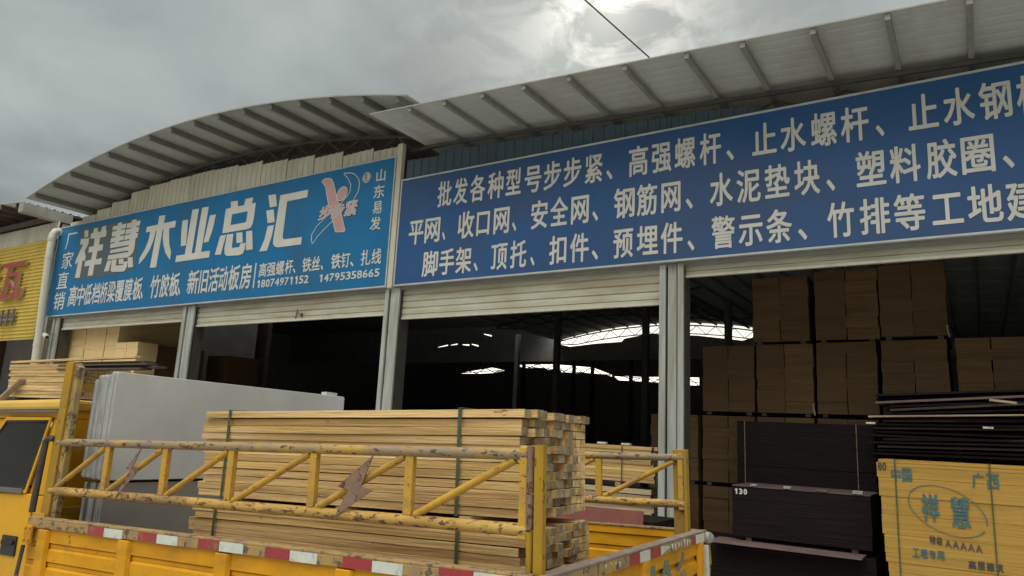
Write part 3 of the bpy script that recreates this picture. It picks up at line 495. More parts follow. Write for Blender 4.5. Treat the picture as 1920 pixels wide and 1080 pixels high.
for ch, xa, xb, zb, zt in LAY['bbj']:
    wh = MB(); pk = MB()
    put_glyph(wh, ch, lambda u, v: (xa-.02+(xb-xa+.04)*u+.06*(v-.5), 10.9045, zb-.02+(zt-zb+.04)*v), .05)
    put_glyph(pk, ch, lambda u, v: (xa+(xb-xa)*u+.06*(v-.5), 10.9020, zb+(zt-zb)*v), .012)
    o = child(wh, 'emblem_character', m_letter, s1); pk.build('face', m_pink, o)
mb = MB(); c0 = lg[3]; cx_ = sum(a for a, _ in c0)/24; cz_ = sum(b for _, b in c0)/24
put_glyph(mb, 'R', lambda u, v: (cx_-.04+.08*u, 10.9065, cz_-.075+.15*v), .01)
for k in range(24):
    a, b = c0[k], c0[(k+1) % 24]; i = lambda p, s: (cx_+(p[0]-cx_)*s, 10.9065, cz_+(p[1]-cz_)*s)
    mb.prism([i(a, .74), i(b, .74), i(b, .84), i(a, .84)], (0, .002, 0))
child(mb, 'registered_mark', m_inkd, s1)

# ================================================================ NEIGHBOUR SHOP (yellow)
sh = thing('neighbour_shop', 'yellow sheet clad shop at the left edge with red raised characters', 'shop', (-29, 11, 0))
pr = ridge(4.16, 7.42, .118, .03)
child(MB().grid([[(x, 10.97-h, z) for z, h in pr] for x in (-36, -24.95)]), 'wall_sheet', m_ysheet, sh, solid=.006)
pr = ridge(-36, -24.6, .2, .022)
child(MB().grid([[(x, 11.0-h, 7.40) for x, h in pr], [(x, 11.0-h, 7.98) for x, h in pr]]), 'gable_sheet', m_beige, sh, solid=.006)
zs = lambda x: 8.33+.095*(-24.78-x)-.004*(-24.78-x)**2
xq = [-24.8-.6*k for k in range(19)]
pr = ridge(9.9, 20, .25, .03)
child(MB().grid([[(x, y, zs(x)+h) for y, h in pr] for x in xq]), 'roof', m_roof, sh, solid=.014)
for k in range(9):
    x = -25.3-1.05*k; child(MB().box(x-.04, x+.04, 9.95, 19, zs(x)-.18, zs(x)-.02), 'purlin', m_brown, sh)
mb = MB(); mb.box(-36, -24.8, 10.75, 10.9, 8.0, 8.12); mb.box(-36, -24.9, 19.8, 20, 0, 9); mb.box(-36.2, -36, 10.9, 20, 0, 9); child(mb, 'eave_beam', m_brown, sh)
mb = MB()
x0, x1, zt, zb = -24.98, -24.68, 8.31, 8.02
for ya, yb, dz in ((9.92, 10.52, 0), (10.53, 11.4, .02)):
    mb.box(x0, x0+.015, ya, yb, zb-dz, zt-dz); mb.box(x1-.015, x1, ya, yb, zb-dz, zt-dz); mb.box(x0, x1, ya, yb, zb-.015-dz, zb-dz)
mb.box(x0, x1, 9.905, 9.92, zb, zt); mb.box(x0-.02, x1+.02, 10.50, 10.55, zb-.04, zt+.01)
child(mb, 'gutter', m_gutter, sh)
mb = MB(); P_ = [(-24.28, 10.95, 7.50), (-24.28, 10.86, 7.56), (-24.27, 10.76, 7.53), (-24.26, 10.70, 7.42), (-24.22, 10.69, 6.6), (-23.95, 10.69, 3.6), (-23.9, 10.69, 0)]
pts = [Vector(p) for p in P_]; rows = []
for k, p in enumerate(pts):
    d = (pts[min(k+1, len(pts)-1)]-pts[max(k-1, 0)]).normalized(); a = Vector((1, 0, 0)); b = d.cross(a).normalized(); a = b.cross(d)
    rows.append([p+(a*math.cos(t)+b*math.sin(t))*.115 for t in [2*math.pi*i/16 for i in range(17)]])
mb.grid(rows)
for z, x in ((7.30, -24.257), (6.72, -24.225), (3.95, -23.98)): mb.tube((x, 10.69, z), (x+.003, 10.69, z-.09), .125, 16)
child(mb, 'downpipe', m_pvc, sh, smooth=True)
for ch, xa, xb, zb, zt in (('瓦', -27.55, -26.0, 5.50, 6.74), ('彩', -29.5, -27.75, 5.50, 6.85)):
    mb = MB(); v, f = glyph(ch, .035); xx = [p[0] for p in v]; yy = [p[1] for p in v]
    vs = [(xa+(xb-xa)*(p[0]-min(xx))/(max(xx)-min(xx)), 10.80, zb+(zt-zb)*(p[1]-min(yy))/(max(yy)-min(yy))) for p in v]
    mb.add(vs, f); o = child(mb, 'channel_letter', [m_redlet, m_edge], sh)
    bm = bmesh.new(); bm.from_mesh(o.data); bmesh.ops.remove_doubles(bm, verts=bm.verts, dist=1e-4)
    r = bmesh.ops.extrude_face_region(bm, geom=bm.faces[:]); bmesh.ops.translate(bm, vec=(0, .12, 0), verts=[e for e in r['geom'] if isinstance(e, bmesh.types.BMVert)])
    bmesh.ops.recalc_face_normals(bm, faces=bm.faces)
    for fc in bm.faces:
        if abs(fc.normal.y) < .5: fc.material_index = 1
    bm.to_mesh(o.data); bm.free()
for k, ch in enumerate('8444'):
    xa = -27.75+.39*k; mb = MB(); v, f = glyph(ch, .04); xx = [p[0] for p in v]; yy = [p[1] for p in v]
    mb.add([(xa+.34*(p[0]-min(xx))/(max(xx)-min(xx)), 10.86, 4.62+.56*(p[1]-min(yy))/(max(yy)-min(yy))) for p in v], f)
    o = child(mb, 'raised_digit', m_greylet, sh); s = o.modifiers.new('solid', 'SOLIDIFY'); s.thickness = .06; s.offset = 0

cc = thing('security_camera', 'small white security camera fixed beside the downpipe under the light blue sign', 'camera', (-23.75, 10.9, 4.2))
child(MB().bar((-23.72, 10.99, 4.28), (-23.72, 10.80, 4.24), .05), 'bracket', m_gutter, cc)
child(MB().tube((-23.86, 10.78, 4.24), (-23.55, 10.72, 4.14), .07, 14), 'body', m_cctv, cc, bevel=.01)
child(MB().tube((-23.553, 10.7206, 4.141), (-23.535, 10.717, 4.135), .05, 14), 'lens', m_plastic, cc)

# ================================================================ TRUCK
TO = Vector((-1.43214, 2.51719, 1.46836)); ta = Vector((-.998268, -.048698, -.033018)); tb = Vector((-.048327, .99876, -.011956)); tcv = Vector((-.033559, .010339, .999383))
TM = Matrix(((-ta.x, tb.x, tcv.x, TO.x), (-ta.y, tb.y, tcv.y, TO.y), (-ta.z, tb.z, tcv.z, TO.z), (0, 0, 0, 1)))
TL, TW, FL = 3.5447, 2.3, -.43
tk = thing('flatbed_truck', 'yellow flatbed truck with rusty side rails, red and white tape along the bed', 'truck', mw=TM)
class TB(MB):
    """mesh builder in truck coordinates: l from the tail towards the cab, w away from the viewer, h up from the board top"""
    def add(s, vs, fs): return MB.add(s, [(-p[0], p[1], p[2]) for p in vs], fs)
def tprism(tb_, lh, w, dw): tb_.prism([(l, w, h) for l, h in lh], (0, dw, 0))
# bed floor and chassis
TB().box(.03, TL, .03, TW-.03, FL-.06, FL).build('bed_floor', m_dark, tk)
t = TB(); t.box(.1, 5.6, .65, .78, FL-.3, FL-.062); t.box(.1, 5.6, 1.52, 1.65, FL-.3, FL-.062)
for l in (.3, 1.2, 2.1, 3.0): t.box(l, l+.08, .1, TW-.1, FL-.14, FL-.0605)
t.build('chassis', m_dark, tk)
def wheel(l, w0, w1):
    gz = -(TO.z+ta.z*l+tb.z*w0)/tcv.z; r = .40; h = gz+r
    o = TB().tube((l, w0, h), (l, w1, h), r, 28).build('wheel', m_black, tk, bevel=.03)
    w = w0-.004 if w0 < 1.15 else w1+.004
    r_o = TB().tube((l, w, h), (l, w+(.06 if w0 < 1.15 else -.06), h), .24, 24).build('rim', m_wht, o, bevel=.01)
for l in (.95, 4.75):
    wheel(l, .10, .42); wheel(l, TW-.42, TW-.10)
# side boards
def board_profile():
    pts = [(0, -.012), (0, -.058), (.012, -.062)]; h = -.075
    while h > -.40:
        pts += [(.012, h), (.012, h-.062), (.030, h-.070), (.030, h-.088)]; h -= .105
    pts += [(.012, -.43), (0, -.432), (0, -.47)]; return pts
def side_board(w0, sgn, name='side_board'):
    t = TB(); pr = board_profile()
    t.grid([[(l, w0+sgn*a, h) for a, h in pr] for l in (.02, TL)])
    t.grid([[(l, w0+sgn*(.052-a), h) for a, h in pr] for l in (.02, TL)])
    t.box(.02, TL, w0+sgn*.002, w0+sgn*.053, -.469, -.47+.004)
    o = t.build(name, m_yel, tk)
    t = TB().box(.0, TL+.01, w0-sgn*.004, w0+sgn*.06, -.012, 0).box(.0, TL+.01, w0-sgn*.006, w0-sgn*.0005, -.058, -.0125)
    t.build('top_hem', [m_hem], o, bevel=.003)
    for l in (2.575, 1.78, .985, .19, 3.37):
        t = TB()
        t.prism([(l-.055, w0+sgn*.013, -.064), (l-.042, w0-sgn*.012, -.064), (l+.042, w0-sgn*.012, -.064), (l+.055, w0+sgn*.013, -.064)], (0, 0, -.40))
        t.build('stake', m_yel, o, bevel=.004)
    return o
nb = side_board(0, 1); fb = side_board(TW, -1)
for a, b, c in ((2.916, 2.763, 2.593), (2.453, 2.292, 2.123), (1.961, 1.80, 1.629), (1.476, 1.313, 1.143), (.989, .821, .656), (.471, .303, .14)):
    j = rng.uniform(-.003, .003)
    TB().box(a, b+.002, -.0095, -.0062, -.056+j, -.010+j).build('red_tape', m_red, nb)
    TB().box(b, c, -.0092, -.0062, -.058+j, -.012+j).build('white_tape', m_wht, nb)
t = TB().box(3.47, 3.55, -.022, -.008, -.15, -.045)
for h in (-.06, -.13):
    for l in (3.487, 3.533): t.tube((l, -.0225, h), (l, -.03, h), .009, 8)
t.build('corner_bracket', m_yel, nb, bevel=.002)
TB().path([(3.515, -.03, -.16), (3.52, -.04, -.33), (3.485, -.045, -.385), (3.47, -.045, -.40)], .012, 8).build('latch_rod', m_dark, nb)
TB().tube((3.49, -.06, -.385), (3.45, -.06, -.41), .022, 10).build('latch_knob', m_dark, nb)
# tail board
t = TB(); pr = board_profile()
t.grid([[(a, w, h) for a, h in pr] for w in (.02, TW-.02)]); t.grid([[(.05, w, h) for h in (-.012, -.47)] for w in (.02, TW-.02)])
tl = t.build('tail_board', m_yel, tk)
t = TB().box(-.006, .06, -.004, TW, -.012, 0); t.build('top_hem', m_hemtop, tl, bevel=.003)
TB().box(-.006, -.0005, .0, TW-.06, -.062, -.0125).build('hem_face', m_hem, tl)
for w in (.12, 1.14, TW-.14):
    t = TB(); t.prism([(.013, w-.05, -.064), (-.012, w-.04, -.064), (-.012, w+.04, -.064), (.013, w+.05, -.064)], (0, 0, -.40))
    t.build('stake', m_yel, tl, bevel=.004)
for m_, lst in ((m_red, ((.907, 1.040), (1.195, 1.366), (1.955, 2.035))), (m_wht, ((1.042, 1.194), (2.037, 2.225)))):
    for a, b in lst: TB().box(-.0095, -.0062, a, b, -.063, -.013).build('red_tape' if m_ is m_red else 'white_tape', m_, tl)
t = TB(); t.prism([(-.0092, 1.366, -.013), (-.0092, 1.54, -.030), (-.0092, 1.366, -.063)], (.003, 0, 0)); t.build('white_tape', m_wht, tl)
t = TB(); r2 = random.Random(3)
for w in (.60, .66, .72, .77, 1.57, 1.63, 1.69, 1.74, 1.80, 1.86, 1.90):
    a = r2.uniform(.008, .022); h0 = -.013-r2.uniform(0, .012); h1 = h0-r2.uniform(.008, .042)
    t.prism([(-.0088, w-a, h0), (-.0088, w+a*.9, h0-.003), (-.0088, w+a*.5, h1+.006), (-.0088, w+a*.1, h1), (-.0088, w-a*.4, h1+.01)], (.002, 0, 0))
t.build('tape_residue', m_chalk, tl)
t = TB()
for pl in ([(1.27, -.105), (1.33, -.11), (1.30, -.30), (1.18, -.30), (1.21, -.17)], [(1.49, -.10), (1.55, -.105), (1.63, -.25), (1.58, -.26), (1.51, -.16), (1.42, -.26), (1.37, -.24)],
           [(1.80, -.09), (1.86, -.095), (1.83, -.14), (1.74, -.19), (1.69, -.17), (1.78, -.13)], [(1.70, -.20), (1.74, -.205), (1.74, -.40), (1.69, -.40)], [(1.77, -.195), (1.86, -.19), (1.91, -.38), (1.86, -.38), (1.83, -.235), (1.77, -.235)]):
    t = TB().prism([(.0105, w, h) for w, h in pl], (.001, 0, 0)); t.build('painted_stroke', m_fade, tl)
t = TB().tube((-.03, TW-.01, -.045), (.02, TW-.01, -.045), .035, 14).tube((-.005, TW, -.052), (-.005, TW+.06, -.052), .034, 16); t.build('corner_latch', m_gutter, tl, bevel=.006)
TB().path([(0, TW+.045, -.09), (-.005, TW+.05, -.20), (.0, TW+.01, -.30), (0, TW-.01, -.36)], .013, 8).build('latch_rod', m_ypost, tl)
TB().box(-.02, .02, TW-.045, TW-.01, -.42, -.09).build('latch_bar', m_wht, tl, bevel=.004)
# side rails
def rail(w, sg, name='side_rail'):
    root = TB().tube((.10, w, .155), (3.505, w, .155), .026, 14).build(name, m_ybot, tk, smooth=True)
    TB().tube((.10, w, .450), (3.51, w, .450), .024, 14).build('top_tube', m_ytop, root, smooth=True)
    ls = [3.49, 2.96, 2.42, 1.876, 1.29, .71]
    for l in ls: TB().bar((l, w, .178), (l, w, .43), .044, .03, up=(0, 1, 0)).build('upright', m_yrail, root, bevel=.003)
    nxt = ls[1:]+[.14]
    for a, b in zip(ls, nxt): TB().tube((a-.04, w, .180), (b+.035, w, .428), .017, 10).build('diagonal', m_yrail, root, smooth=True)
    TB().bar((.128, w, .12), (.128, w, .478), .036, .04, up=(0, 1, 0)).build('end_upright', m_yrail, root, bevel=.003)
    return root
nr = rail(.08, 1); fr = rail(TW-.08, -1)
for pl in ([(2.606, .439), (2.73, .312), (2.665, .300), (2.700, .29), (2.80, .141), (2.615, .303), (2.675, .310)], [(.902, .43), (1.108, .282), (1.035, .270), (1.115, .144), (.893, .275), (.965, .288)]):
    t = TB(); tprism(t, pl, .048, .005); t.build('lightning_plate', m_steel, nr)
# corner posts
t = TB().box(.034, .066, .042, .070, -.45, .487); t.box(.026, .0338, .040, .074, -.45, .49); t.build('corner_post', m_ypost, tk, bevel=.0015)
t = TB()
for a, b in ((.30, .482), (.16, .295)): t.tube((.092, .06, a), (.092, .06, b), .016, 12)
t.build('hinge_tube', m_steel, tk, smooth=True)
TB().tube((.092, .06, -.02), (.092, .06, .152), .014, 12).build('hinge_pin', m_ypost, tk, smooth=True)
t = TB().box(.105, .185, TW-.075, TW-.045, -.45, .503); t.box(.085, .105, TW-.11, TW-.045, -.45, .503); t.build('corner_post', m_ypost, tk, bevel=.004)
# headboard
t = TB(); hb = None
t.prism([(3.475, .06, -.45), (3.56, .06, -.45), (3.53, .06, .958), (3.45, .06, .958)], (0, .03, 0)); t.prism([(3.35, .10, -.45), (3.36, .10, -.45), (3.36, .10, -.40), (3.35, .10, -.40)], (0, .01, 0))
hb = t.build('headboard', m_ypost, tk, bevel=.003)
TB().prism([(3.425, .075, -.45), (3.474, .075, -.45), (3.449, .075, .945), (3.40, .075, .925)], (0, .04, 0)).build('rear_upright', m_hem, hb, bevel=.003)
t = TB().box(3.45, 3.54, TW-.09, TW-.06, -.45, .88)
for h in (.78, .40, 0): t.box(3.47, 3.53, .092, TW-.092, h, h+.05)
for w in (.6, 1.15, 1.7): t.box(3.48, 3.52, w, w+.05, -.4, .82)
t.build('cross_frame', m_ypost, hb)
TB().path([(3.63, .05, .02), (3.585, .04, .46), (3.56, .05, .475), (3.53, .06, .47)], .02, 8).build('grab_rod', m_dark, hb)
TB().box(3.46, 3.59, .035, .055, -.01, .02).build('foot_plate', m_yrail, hb)
# cab
t = TB()
t.prism([(3.60, .115, -.95), (3.60, .115, .112), (4.62, .115, .112), (5.16, .115, .10), (5.28, .115, -.15), (5.28, .115, -.95)], (0, TW-.23, 0))
t.prism([(3.575, .115, .60), (3.60, .115, .70), (4.55, .115, .70), (4.78, .115, .62), (4.70, .115, .605)], (0, TW-.23, 0))
t.prism([(3.60, .115, .113), (3.625, .115, .113), (3.60, .115, .60), (3.575, .115, .60)], (0, TW-.23, 0))
for w in (.115, TW-.155):
    t.prism([(3.626, w, .113), (3.83, w, .113), (3.68, w, .60), (3.601, w, .60)], (0, .04, 0))
    t.prism([(4.64, w, .113), (5.16, w, .101), (4.78, w, .60), (4.22, w, .60)], (0, .04, 0))
cab = t.build('cab', m_cab, tk, bevel=.012)
t = TB().box(3.66, 3.78, .3, .95, -.1, .50); t.build('seat_back', m_trim, tk, bevel=.03)
t = TB().box(3.66, 3.78, 1.3, 1.95, -.1, .42); t.build('seat_back', m_trim, tk, bevel=.03)
t = TB().path([(4.55+.03*math.sin(k*math.pi/8), .62+.2*math.cos(k*math.pi/8), .22+.14*math.sin(k*math.pi/8)) for k in range(17)], .014, 8); t.build('steering_wheel', m_plastic, tk)
t = TB().box(3.555, 4.62, .085, TW-.085, .655, .725); t.build('cab_roof', m_cabtop, tk, bevel=.022)
TB().box(3.57, 4.62, .075, .11, .640, .656).build('drip_rail', m_trim, cab)
gl = [(3.685, .585), (4.20, .58), (4.62, .155), (3.835, .15)]
def inset(p, d): return grow(p, -d)
def door(w, s):
    t = TB(); dl = [(3.655, .625), (4.26, .62), (4.78, .10), (4.86, -.75), (3.93, -.82), (3.66, -.55)]
    tprism(t, [(3.84, .12), (4.79, .10), (4.86, -.75), (3.93, -.82), (3.66, -.55), (3.76, .12)], w, s*.018); d = t.build('door', m_cab, tk, bevel=.008)
    def ring(a, c, m_, w0, dw, nm):
        t = TB(); n = len(a)
        for k in range(n):
            q = [a[k], a[(k+1) % n], c[(k+1) % n], c[k]]; tprism(t, q, w0, dw)
        t.build(nm, m_, d, bevel=.003)
    ring(grow(gl, .035), grow(gl, .008), m_cab, w-s*.008, s*.012, 'window_frame')
    ring(grow(gl, .0075), grow(gl, -.012), m_black, w-s*.0095, s*.012, 'window_seal')
    t = TB(); tprism(t, grow(gl, -.010), w-s*.004, s*.004); t.build('window', m_cglass, d)
    TB().box(3.845, 4.62, w-s*.018, w-s*.006, .118, .150).build('window_trim', m_trim, d, bevel=.003)
    t = TB().box(3.825, 4.0, w-s*.012, w+s*.0, -.268, -.145); h = t.build('handle', m_plastic, d, bevel=.018)
    TB().box(3.845, 3.98, w-s*.026, w-s*.0125, -.20, -.172).build('lever', m_black, h, bevel=.005)
door(.096, 1); door(TW-.096, -1)
t = TB(); t.prism([(4.83, .22, .555), (4.83, TW-.22, .555), (5.175, TW-.20, .085), (5.175, .20, .085)], (.02, 0, .012)); t.build('windscreen', m_cglass, tk)
TB().box(5.24, 5.36, .1, TW-.1, -.95, -.66).build('bumper', m_trim, tk, bevel=.02)
for w in (.25, TW-.55): TB().box(5.27, 5.30, w, w+.3, -.60, -.42).build('headlight', m_wht, tk, bevel=.01)
for w in (-.02, TW-.13): TB().box(5.05, 5.09, w, w+.15, .10, .42).build('mirror', m_plastic, tk, bevel=.01)

# ================================================================ LOAD ON THE TRUCK
def stud_mesh(L, hw, hh, mside, seed, bev=True):
    r = random.Random(seed); n = 6; rows = []
    bow = r.uniform(-.006, .006); tw = r.uniform(-.05, .05); mb = MB()
    for k in range(n+1):
        t = k/n; x = -L/2+L*t; o = bow*(1-(2*t-1)**2); a = tw*(t-.5)
        rows.append([(x, y*math.cos(a)-z*math.sin(a)+o, y*math.sin(a)+z*math.cos(a)+o*.5) for y, z in ((-hw, -hh), (hw, -hh), (hw, hh), (-hw, hh), (-hw, -hh))])
    mb.grid(rows); mb.mi = 1; mb.add(rows[0][:4], [(0, 1, 2, 3)]); mb.add(rows[-1][:4], [(3, 2, 1, 0)])
    me = bpy.data.meshes.new('stud'); me.from_pydata(mb.v, [], mb.f); me.materials.append(mside); me.materials.append(m_end)
    me.polygons.foreach_set('material_index', mb.m)
    bm = bmesh.new(); bm.from_mesh(me); bmesh.ops.remove_doubles(bm, verts=bm.verts, dist=1e-5); bmesh.ops.recalc_face_normals(bm, faces=bm.faces)
    bm.to_mesh(me); bm.free(); return me
def bundle(name, label, group, mw, x0, x1, y0, y1, z0, z1, nx, nz, mats, seed=1, jit=.02, show=None, xj=.03, straps=(), strap_m=None, part='stud'):
    """sawn studs stacked along local X between x0 and x1; show(i,k) picks the ones built singly, the rest are one filler mesh"""
    r = random.Random(seed); root = thing(name, label, 'lumber', mw=mw, group=group)
    cy, cz = (y1-y0)/nx, (z1-z0)/nz; L = x1-x0
    var = [stud_mesh(L, cy/2*.95, cz/2*(.955-.03*(i % 3)), m_, seed*31+i) for i, m_ in enumerate(mats*3)]
    fill = MB(); nf = 0
    for k in range(nz):
        rowj = r.uniform(-jit*.5, jit*.5)
        for i in range(nx):
            if show and not show(i, k):
                fill.box(x0+.02, x1-.02, y0+cy*i+.003, y0+cy*(i+.94), z0+cz*k+.002, z0+cz*(k+.94)); nf += 1; continue
            o = bpy.data.objects.new(part, r.choice(var)); C.objects.link(o); o.parent = root
            o.location = ((x0+x1)/2+r.uniform(-xj, xj), y0+cy*(i+.5)+rowj+r.uniform(-jit, jit)*.25, z0+cz*(k+.5)+r.uniform(-.0025, .0025))
            o.rotation_euler = (r.uniform(-.05, .05), r.uniform(-.0016, .0016), r.uniform(-.003, .003))
    if nf:
        o = fill.build(part, [mats[0]], root); o['kind'] = 'stuff'
    for sx_ in straps:
        a, b, c, d = y0-jit*.5-.006, y1+.008, z0-.004, z1+.006; w = .009; mb = MB()
        mb.box(sx_-w, sx_+w, a-.002, a, c, d).box(sx_-w, sx_+w, b, b+.002, c, d).box(sx_-w, sx_+w, a, b, d, d+.002).box(sx_-w, sx_+w, a, b, c-.002, c)
        mb.build('strap', strap_m or m_strap, root)
    return root
def TMx(l, w, h): return TM @ Matrix.Translation((-l, w, h))
bundle('lumber_bundle', 'upper strapped bundle of pale sawn studs on the truck bed', 'stud bundles on the truck', TMx(1.325, 0, 0),
       -1.07, 1.075, .30, 1.0, .172, .65, 11, 12, [m_wood, m_wood, m_wood2, m_wood], 5, .016, show=lambda i, k: i < 8 or k > 10, straps=(-.86, .73))
bundle('lumber_bundle', 'lower strapped bundle of sawn studs resting on the truck bed floor', 'stud bundles on the truck', TMx(1.325, 0, 0),
       -1.085, 1.09, .285, 1.02, FL+.045, .128, 11, 14, [m_wood, m_wood, m_wood2], 9, .016, show=lambda i, k: (k > 5 and i < 8) or k > 12 or (i == 0 and k > 3), straps=(-.88, .75))
for l in (.55, 1.3, 2.1):
    t = TB().box(l-.03, l+.03, .29, 1.0, .1335, .168); o = t.build('timber_spacer', m_wood3); o.matrix_world = TM
    tag(o, 'thin timber spacer between the two stud bundles, '+{.55: 'near the tail board', 1.3: 'behind the middle of the rail', 2.1: 'by the grey sheets'}[l], 'spacer', 'spacers between the stud bundles')
for l in (.55, 1.3, 2.1):
    t = TB().box(l-.03, l+.03, .29, 1.0, FL+.001, FL+.040); o = t.build('timber_bearer', m_wood3); o.matrix_world = TM
    tag(o, 'timber bearer under the lower stud bundle, '+{.55: 'nearest the tail board', 1.3: 'under the middle', 2.1: 'nearest the cab'}[l], 'bearer', 'bearers under the stud bundles')
# grey sheets standing across the bed against the headboard
def sheet(l0, l1, w0, w1, h0, h1, m, lean=0):
    r = .014; pts = []
    for (cw, ch, a0) in ((w1-r, h1-r, 0), (w0+r, h1-r, 90), (w0+r, h0+r, 180), (w1-r, h0+r, 270)):
        for k in range(4): a = rad(a0+30*k); pts.append((cw+r*math.cos(a), ch+r*math.sin(a)))
    t = TB(); t.prism([(l0+lean*(h-h0), w, h) for w, h in pts], (l1-l0, 0, 0)); t.m = [0, 0]+[1]*(len(t.f)-2); o = t.build('grey_sheet', [m, m_pedge], bevel=.003); o.matrix_world = TM; return o
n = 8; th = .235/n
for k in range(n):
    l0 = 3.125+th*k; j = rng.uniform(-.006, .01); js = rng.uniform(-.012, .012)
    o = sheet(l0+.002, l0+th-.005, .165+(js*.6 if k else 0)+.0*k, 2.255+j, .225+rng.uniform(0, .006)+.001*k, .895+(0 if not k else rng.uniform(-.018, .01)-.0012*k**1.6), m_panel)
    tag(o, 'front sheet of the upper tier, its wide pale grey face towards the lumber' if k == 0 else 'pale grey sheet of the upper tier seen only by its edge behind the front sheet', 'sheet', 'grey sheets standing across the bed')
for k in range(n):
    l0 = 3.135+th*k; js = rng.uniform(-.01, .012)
    o = sheet(l0+.002, l0+th-.003, .19+js, 2.23+rng.uniform(-.01, .01), FL+.002, .215+rng.uniform(-.006, 0), m_panel_shade)
    tag(o, 'front sheet of the lower tier, grey face darkened as shade, between the pale sheet and bed' if k == 0 else 'shade-darkened grey sheet of the lower tier seen only by its edge', 'sheet', 'grey sheets standing across the bed')
o = TB().box(3.16, 3.22, 2.06, 2.19, .896, .925).build('wood_offcut', m_wht); o.matrix_world = TM; tag(o, 'small pale offcut lying on top edge of the grey sheets', 'offcut')

# ================================================================ TIMBER BEHIND THE CAB
I = Matrix.Identity(4)
bundle('lumber_bundle', 'long timber pile rising behind the truck cab under the cream downpipe', 'timber piles in the yard', Matrix.Translation((-15.6, 7.5, 0)),
       -2.25, .75, 0, 1.0, 2.24, 2.94, 9, 11, [m_wood, m_wood2], 12, .02, show=lambda i, k: i == 0 or k == 10 and i < 5, xj=.07, part='plank')
bundle('lumber_bundle', 'timber pile underneath the long timber pile behind the cab, mostly hidden', 'timber piles in the yard', Matrix.Translation((-15.6, 7.5, 0)),
       -2.2, .7, .02, 1.0, .05, 2.1, 7, 20, [m_wood2, m_wood3], 13, .03, show=lambda i, k: i == 0 and k > 16, xj=.05, part='plank')
for q, x in enumerate((-17.4, -16.3, -15.2)):
    o = MB().box(x-.05, x+.05, 7.52, 8.8, 2.105, 2.235).build('timber_bearer', m_brown); tag(o, 'brown timber bearer under the pile behind the cab, '+('far left', 'middle', 'right')[q], 'bearer', 'bearers behind the cab')
o = MB().bar((-18.0, 7.6, 2.995), (-13.05, 7.55, 3.035), .12, .045).build('loose_plank', m_wood, bevel=.004); tag(o, 'long loose plank lying on top of the pile behind the cab', 'plank')
for k, (a, b, z, y) in enumerate(((-15.9, -12.95, 2.925, 7.75), (-15.8, -12.65, 2.882, 7.62), (-15.7, -12.5, 2.84, 7.7), (-15.8, -12.8, 2.80, 7.6), (-15.7, -13.2, 2.962, 7.9))):
    o = MB().box(a, b, y-.13, y+.1, z, z+.032).build('dark_plank', m_greyply, bevel=.004)
    tag(o, ('dark plank, uppermost but one of those poking out beyond the pile', 'dark plank third from top poking out right of the pile', 'dark plank poking out farthest right beyond the pile', 'lowest dark plank poking out right of the pile', 'topmost dark plank under the long loose plank')[k], 'plank', 'dark planks poking out of the timber pile')
o = MB().bar((-17.75, 7.36, 2.15), (-17.05, 7.44, 2.62), .14, .05).build('leaning_stick', m_wood3, bevel=.004); tag(o, 'short grey stick leaning on the timber pile above the cab roof', 'stick')

# ================================================================ PLYWOOD IN THE HALL
def ply(label, x0, x1, z0, z1, y=13.0, dep=1.83, m=m_ply, group='plywood bundles in the right bay', seam=True, jx=.009, name='plywood_bundle', skew=0, cat='plywood', layers=0):
    r = random.Random(int((x0+50)*100+z0*10)); w, h = x1-x0, z1-z0
    root = thing(name, label, cat, ((x0+x1)/2, y, z0), group)
    cols = ((x0+.004, (x0+x1)/2-.004), ((x0+x1)/2+.004, x1-.004)) if seam else ((x0, x1),)
    for a, b in cols:
        mb = MB(); z = z0; n = max(2, int(h/(layers or .17)))
        for k in range(n):
            d = r.uniform(-.009, .009); e = r.uniform(-jx, jx)*2.5
            mb.box(a+e*.4+skew*(z-z0), b+e*.4+skew*(z-z0), y+d, y+dep+d, z+.0004, z+h/n-.0006); z += h/n
        child(mb, 'sheet_stack', m, root)
    if seam and z0 > 2 and r.random() < .5:
        q = x1-.02; child(MB().path([(q, y-.012, z0+.16), (q+.012, y-.02, z0+.05), (q+.03, y-.03, z0-.03)], .012, 6), 'strap_end', m_scrap, root)
    mb = MB()
    for xx in (x0+.12*w, x1-.12*w): mb.box(xx-.04, xx+.04, y+.02, y+dep-.02, z0-.055, z0-.001)
    child(mb, 'bearer', m_greyply, root)
    return root
cx5 = [-4.215, -3.262, -2.30, -1.345, -.345, .62, 1.58, 2.55]
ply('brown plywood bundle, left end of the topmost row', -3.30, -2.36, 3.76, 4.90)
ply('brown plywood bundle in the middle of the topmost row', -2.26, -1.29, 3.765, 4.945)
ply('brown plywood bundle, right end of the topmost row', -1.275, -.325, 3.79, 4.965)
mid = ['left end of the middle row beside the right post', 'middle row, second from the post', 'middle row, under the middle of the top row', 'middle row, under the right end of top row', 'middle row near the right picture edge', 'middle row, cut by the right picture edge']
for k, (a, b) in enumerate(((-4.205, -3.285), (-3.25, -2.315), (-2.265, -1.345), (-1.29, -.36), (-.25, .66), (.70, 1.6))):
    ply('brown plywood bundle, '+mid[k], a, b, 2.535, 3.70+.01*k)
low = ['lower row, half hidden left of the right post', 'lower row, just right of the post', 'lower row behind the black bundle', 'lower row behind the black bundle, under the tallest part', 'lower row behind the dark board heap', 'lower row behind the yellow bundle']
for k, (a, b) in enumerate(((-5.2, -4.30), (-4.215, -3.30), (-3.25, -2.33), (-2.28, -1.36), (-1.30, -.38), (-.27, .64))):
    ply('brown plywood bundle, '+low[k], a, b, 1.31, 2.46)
bot = ['bottom row left of the post', 'bottom row right of the post, below the lower row']
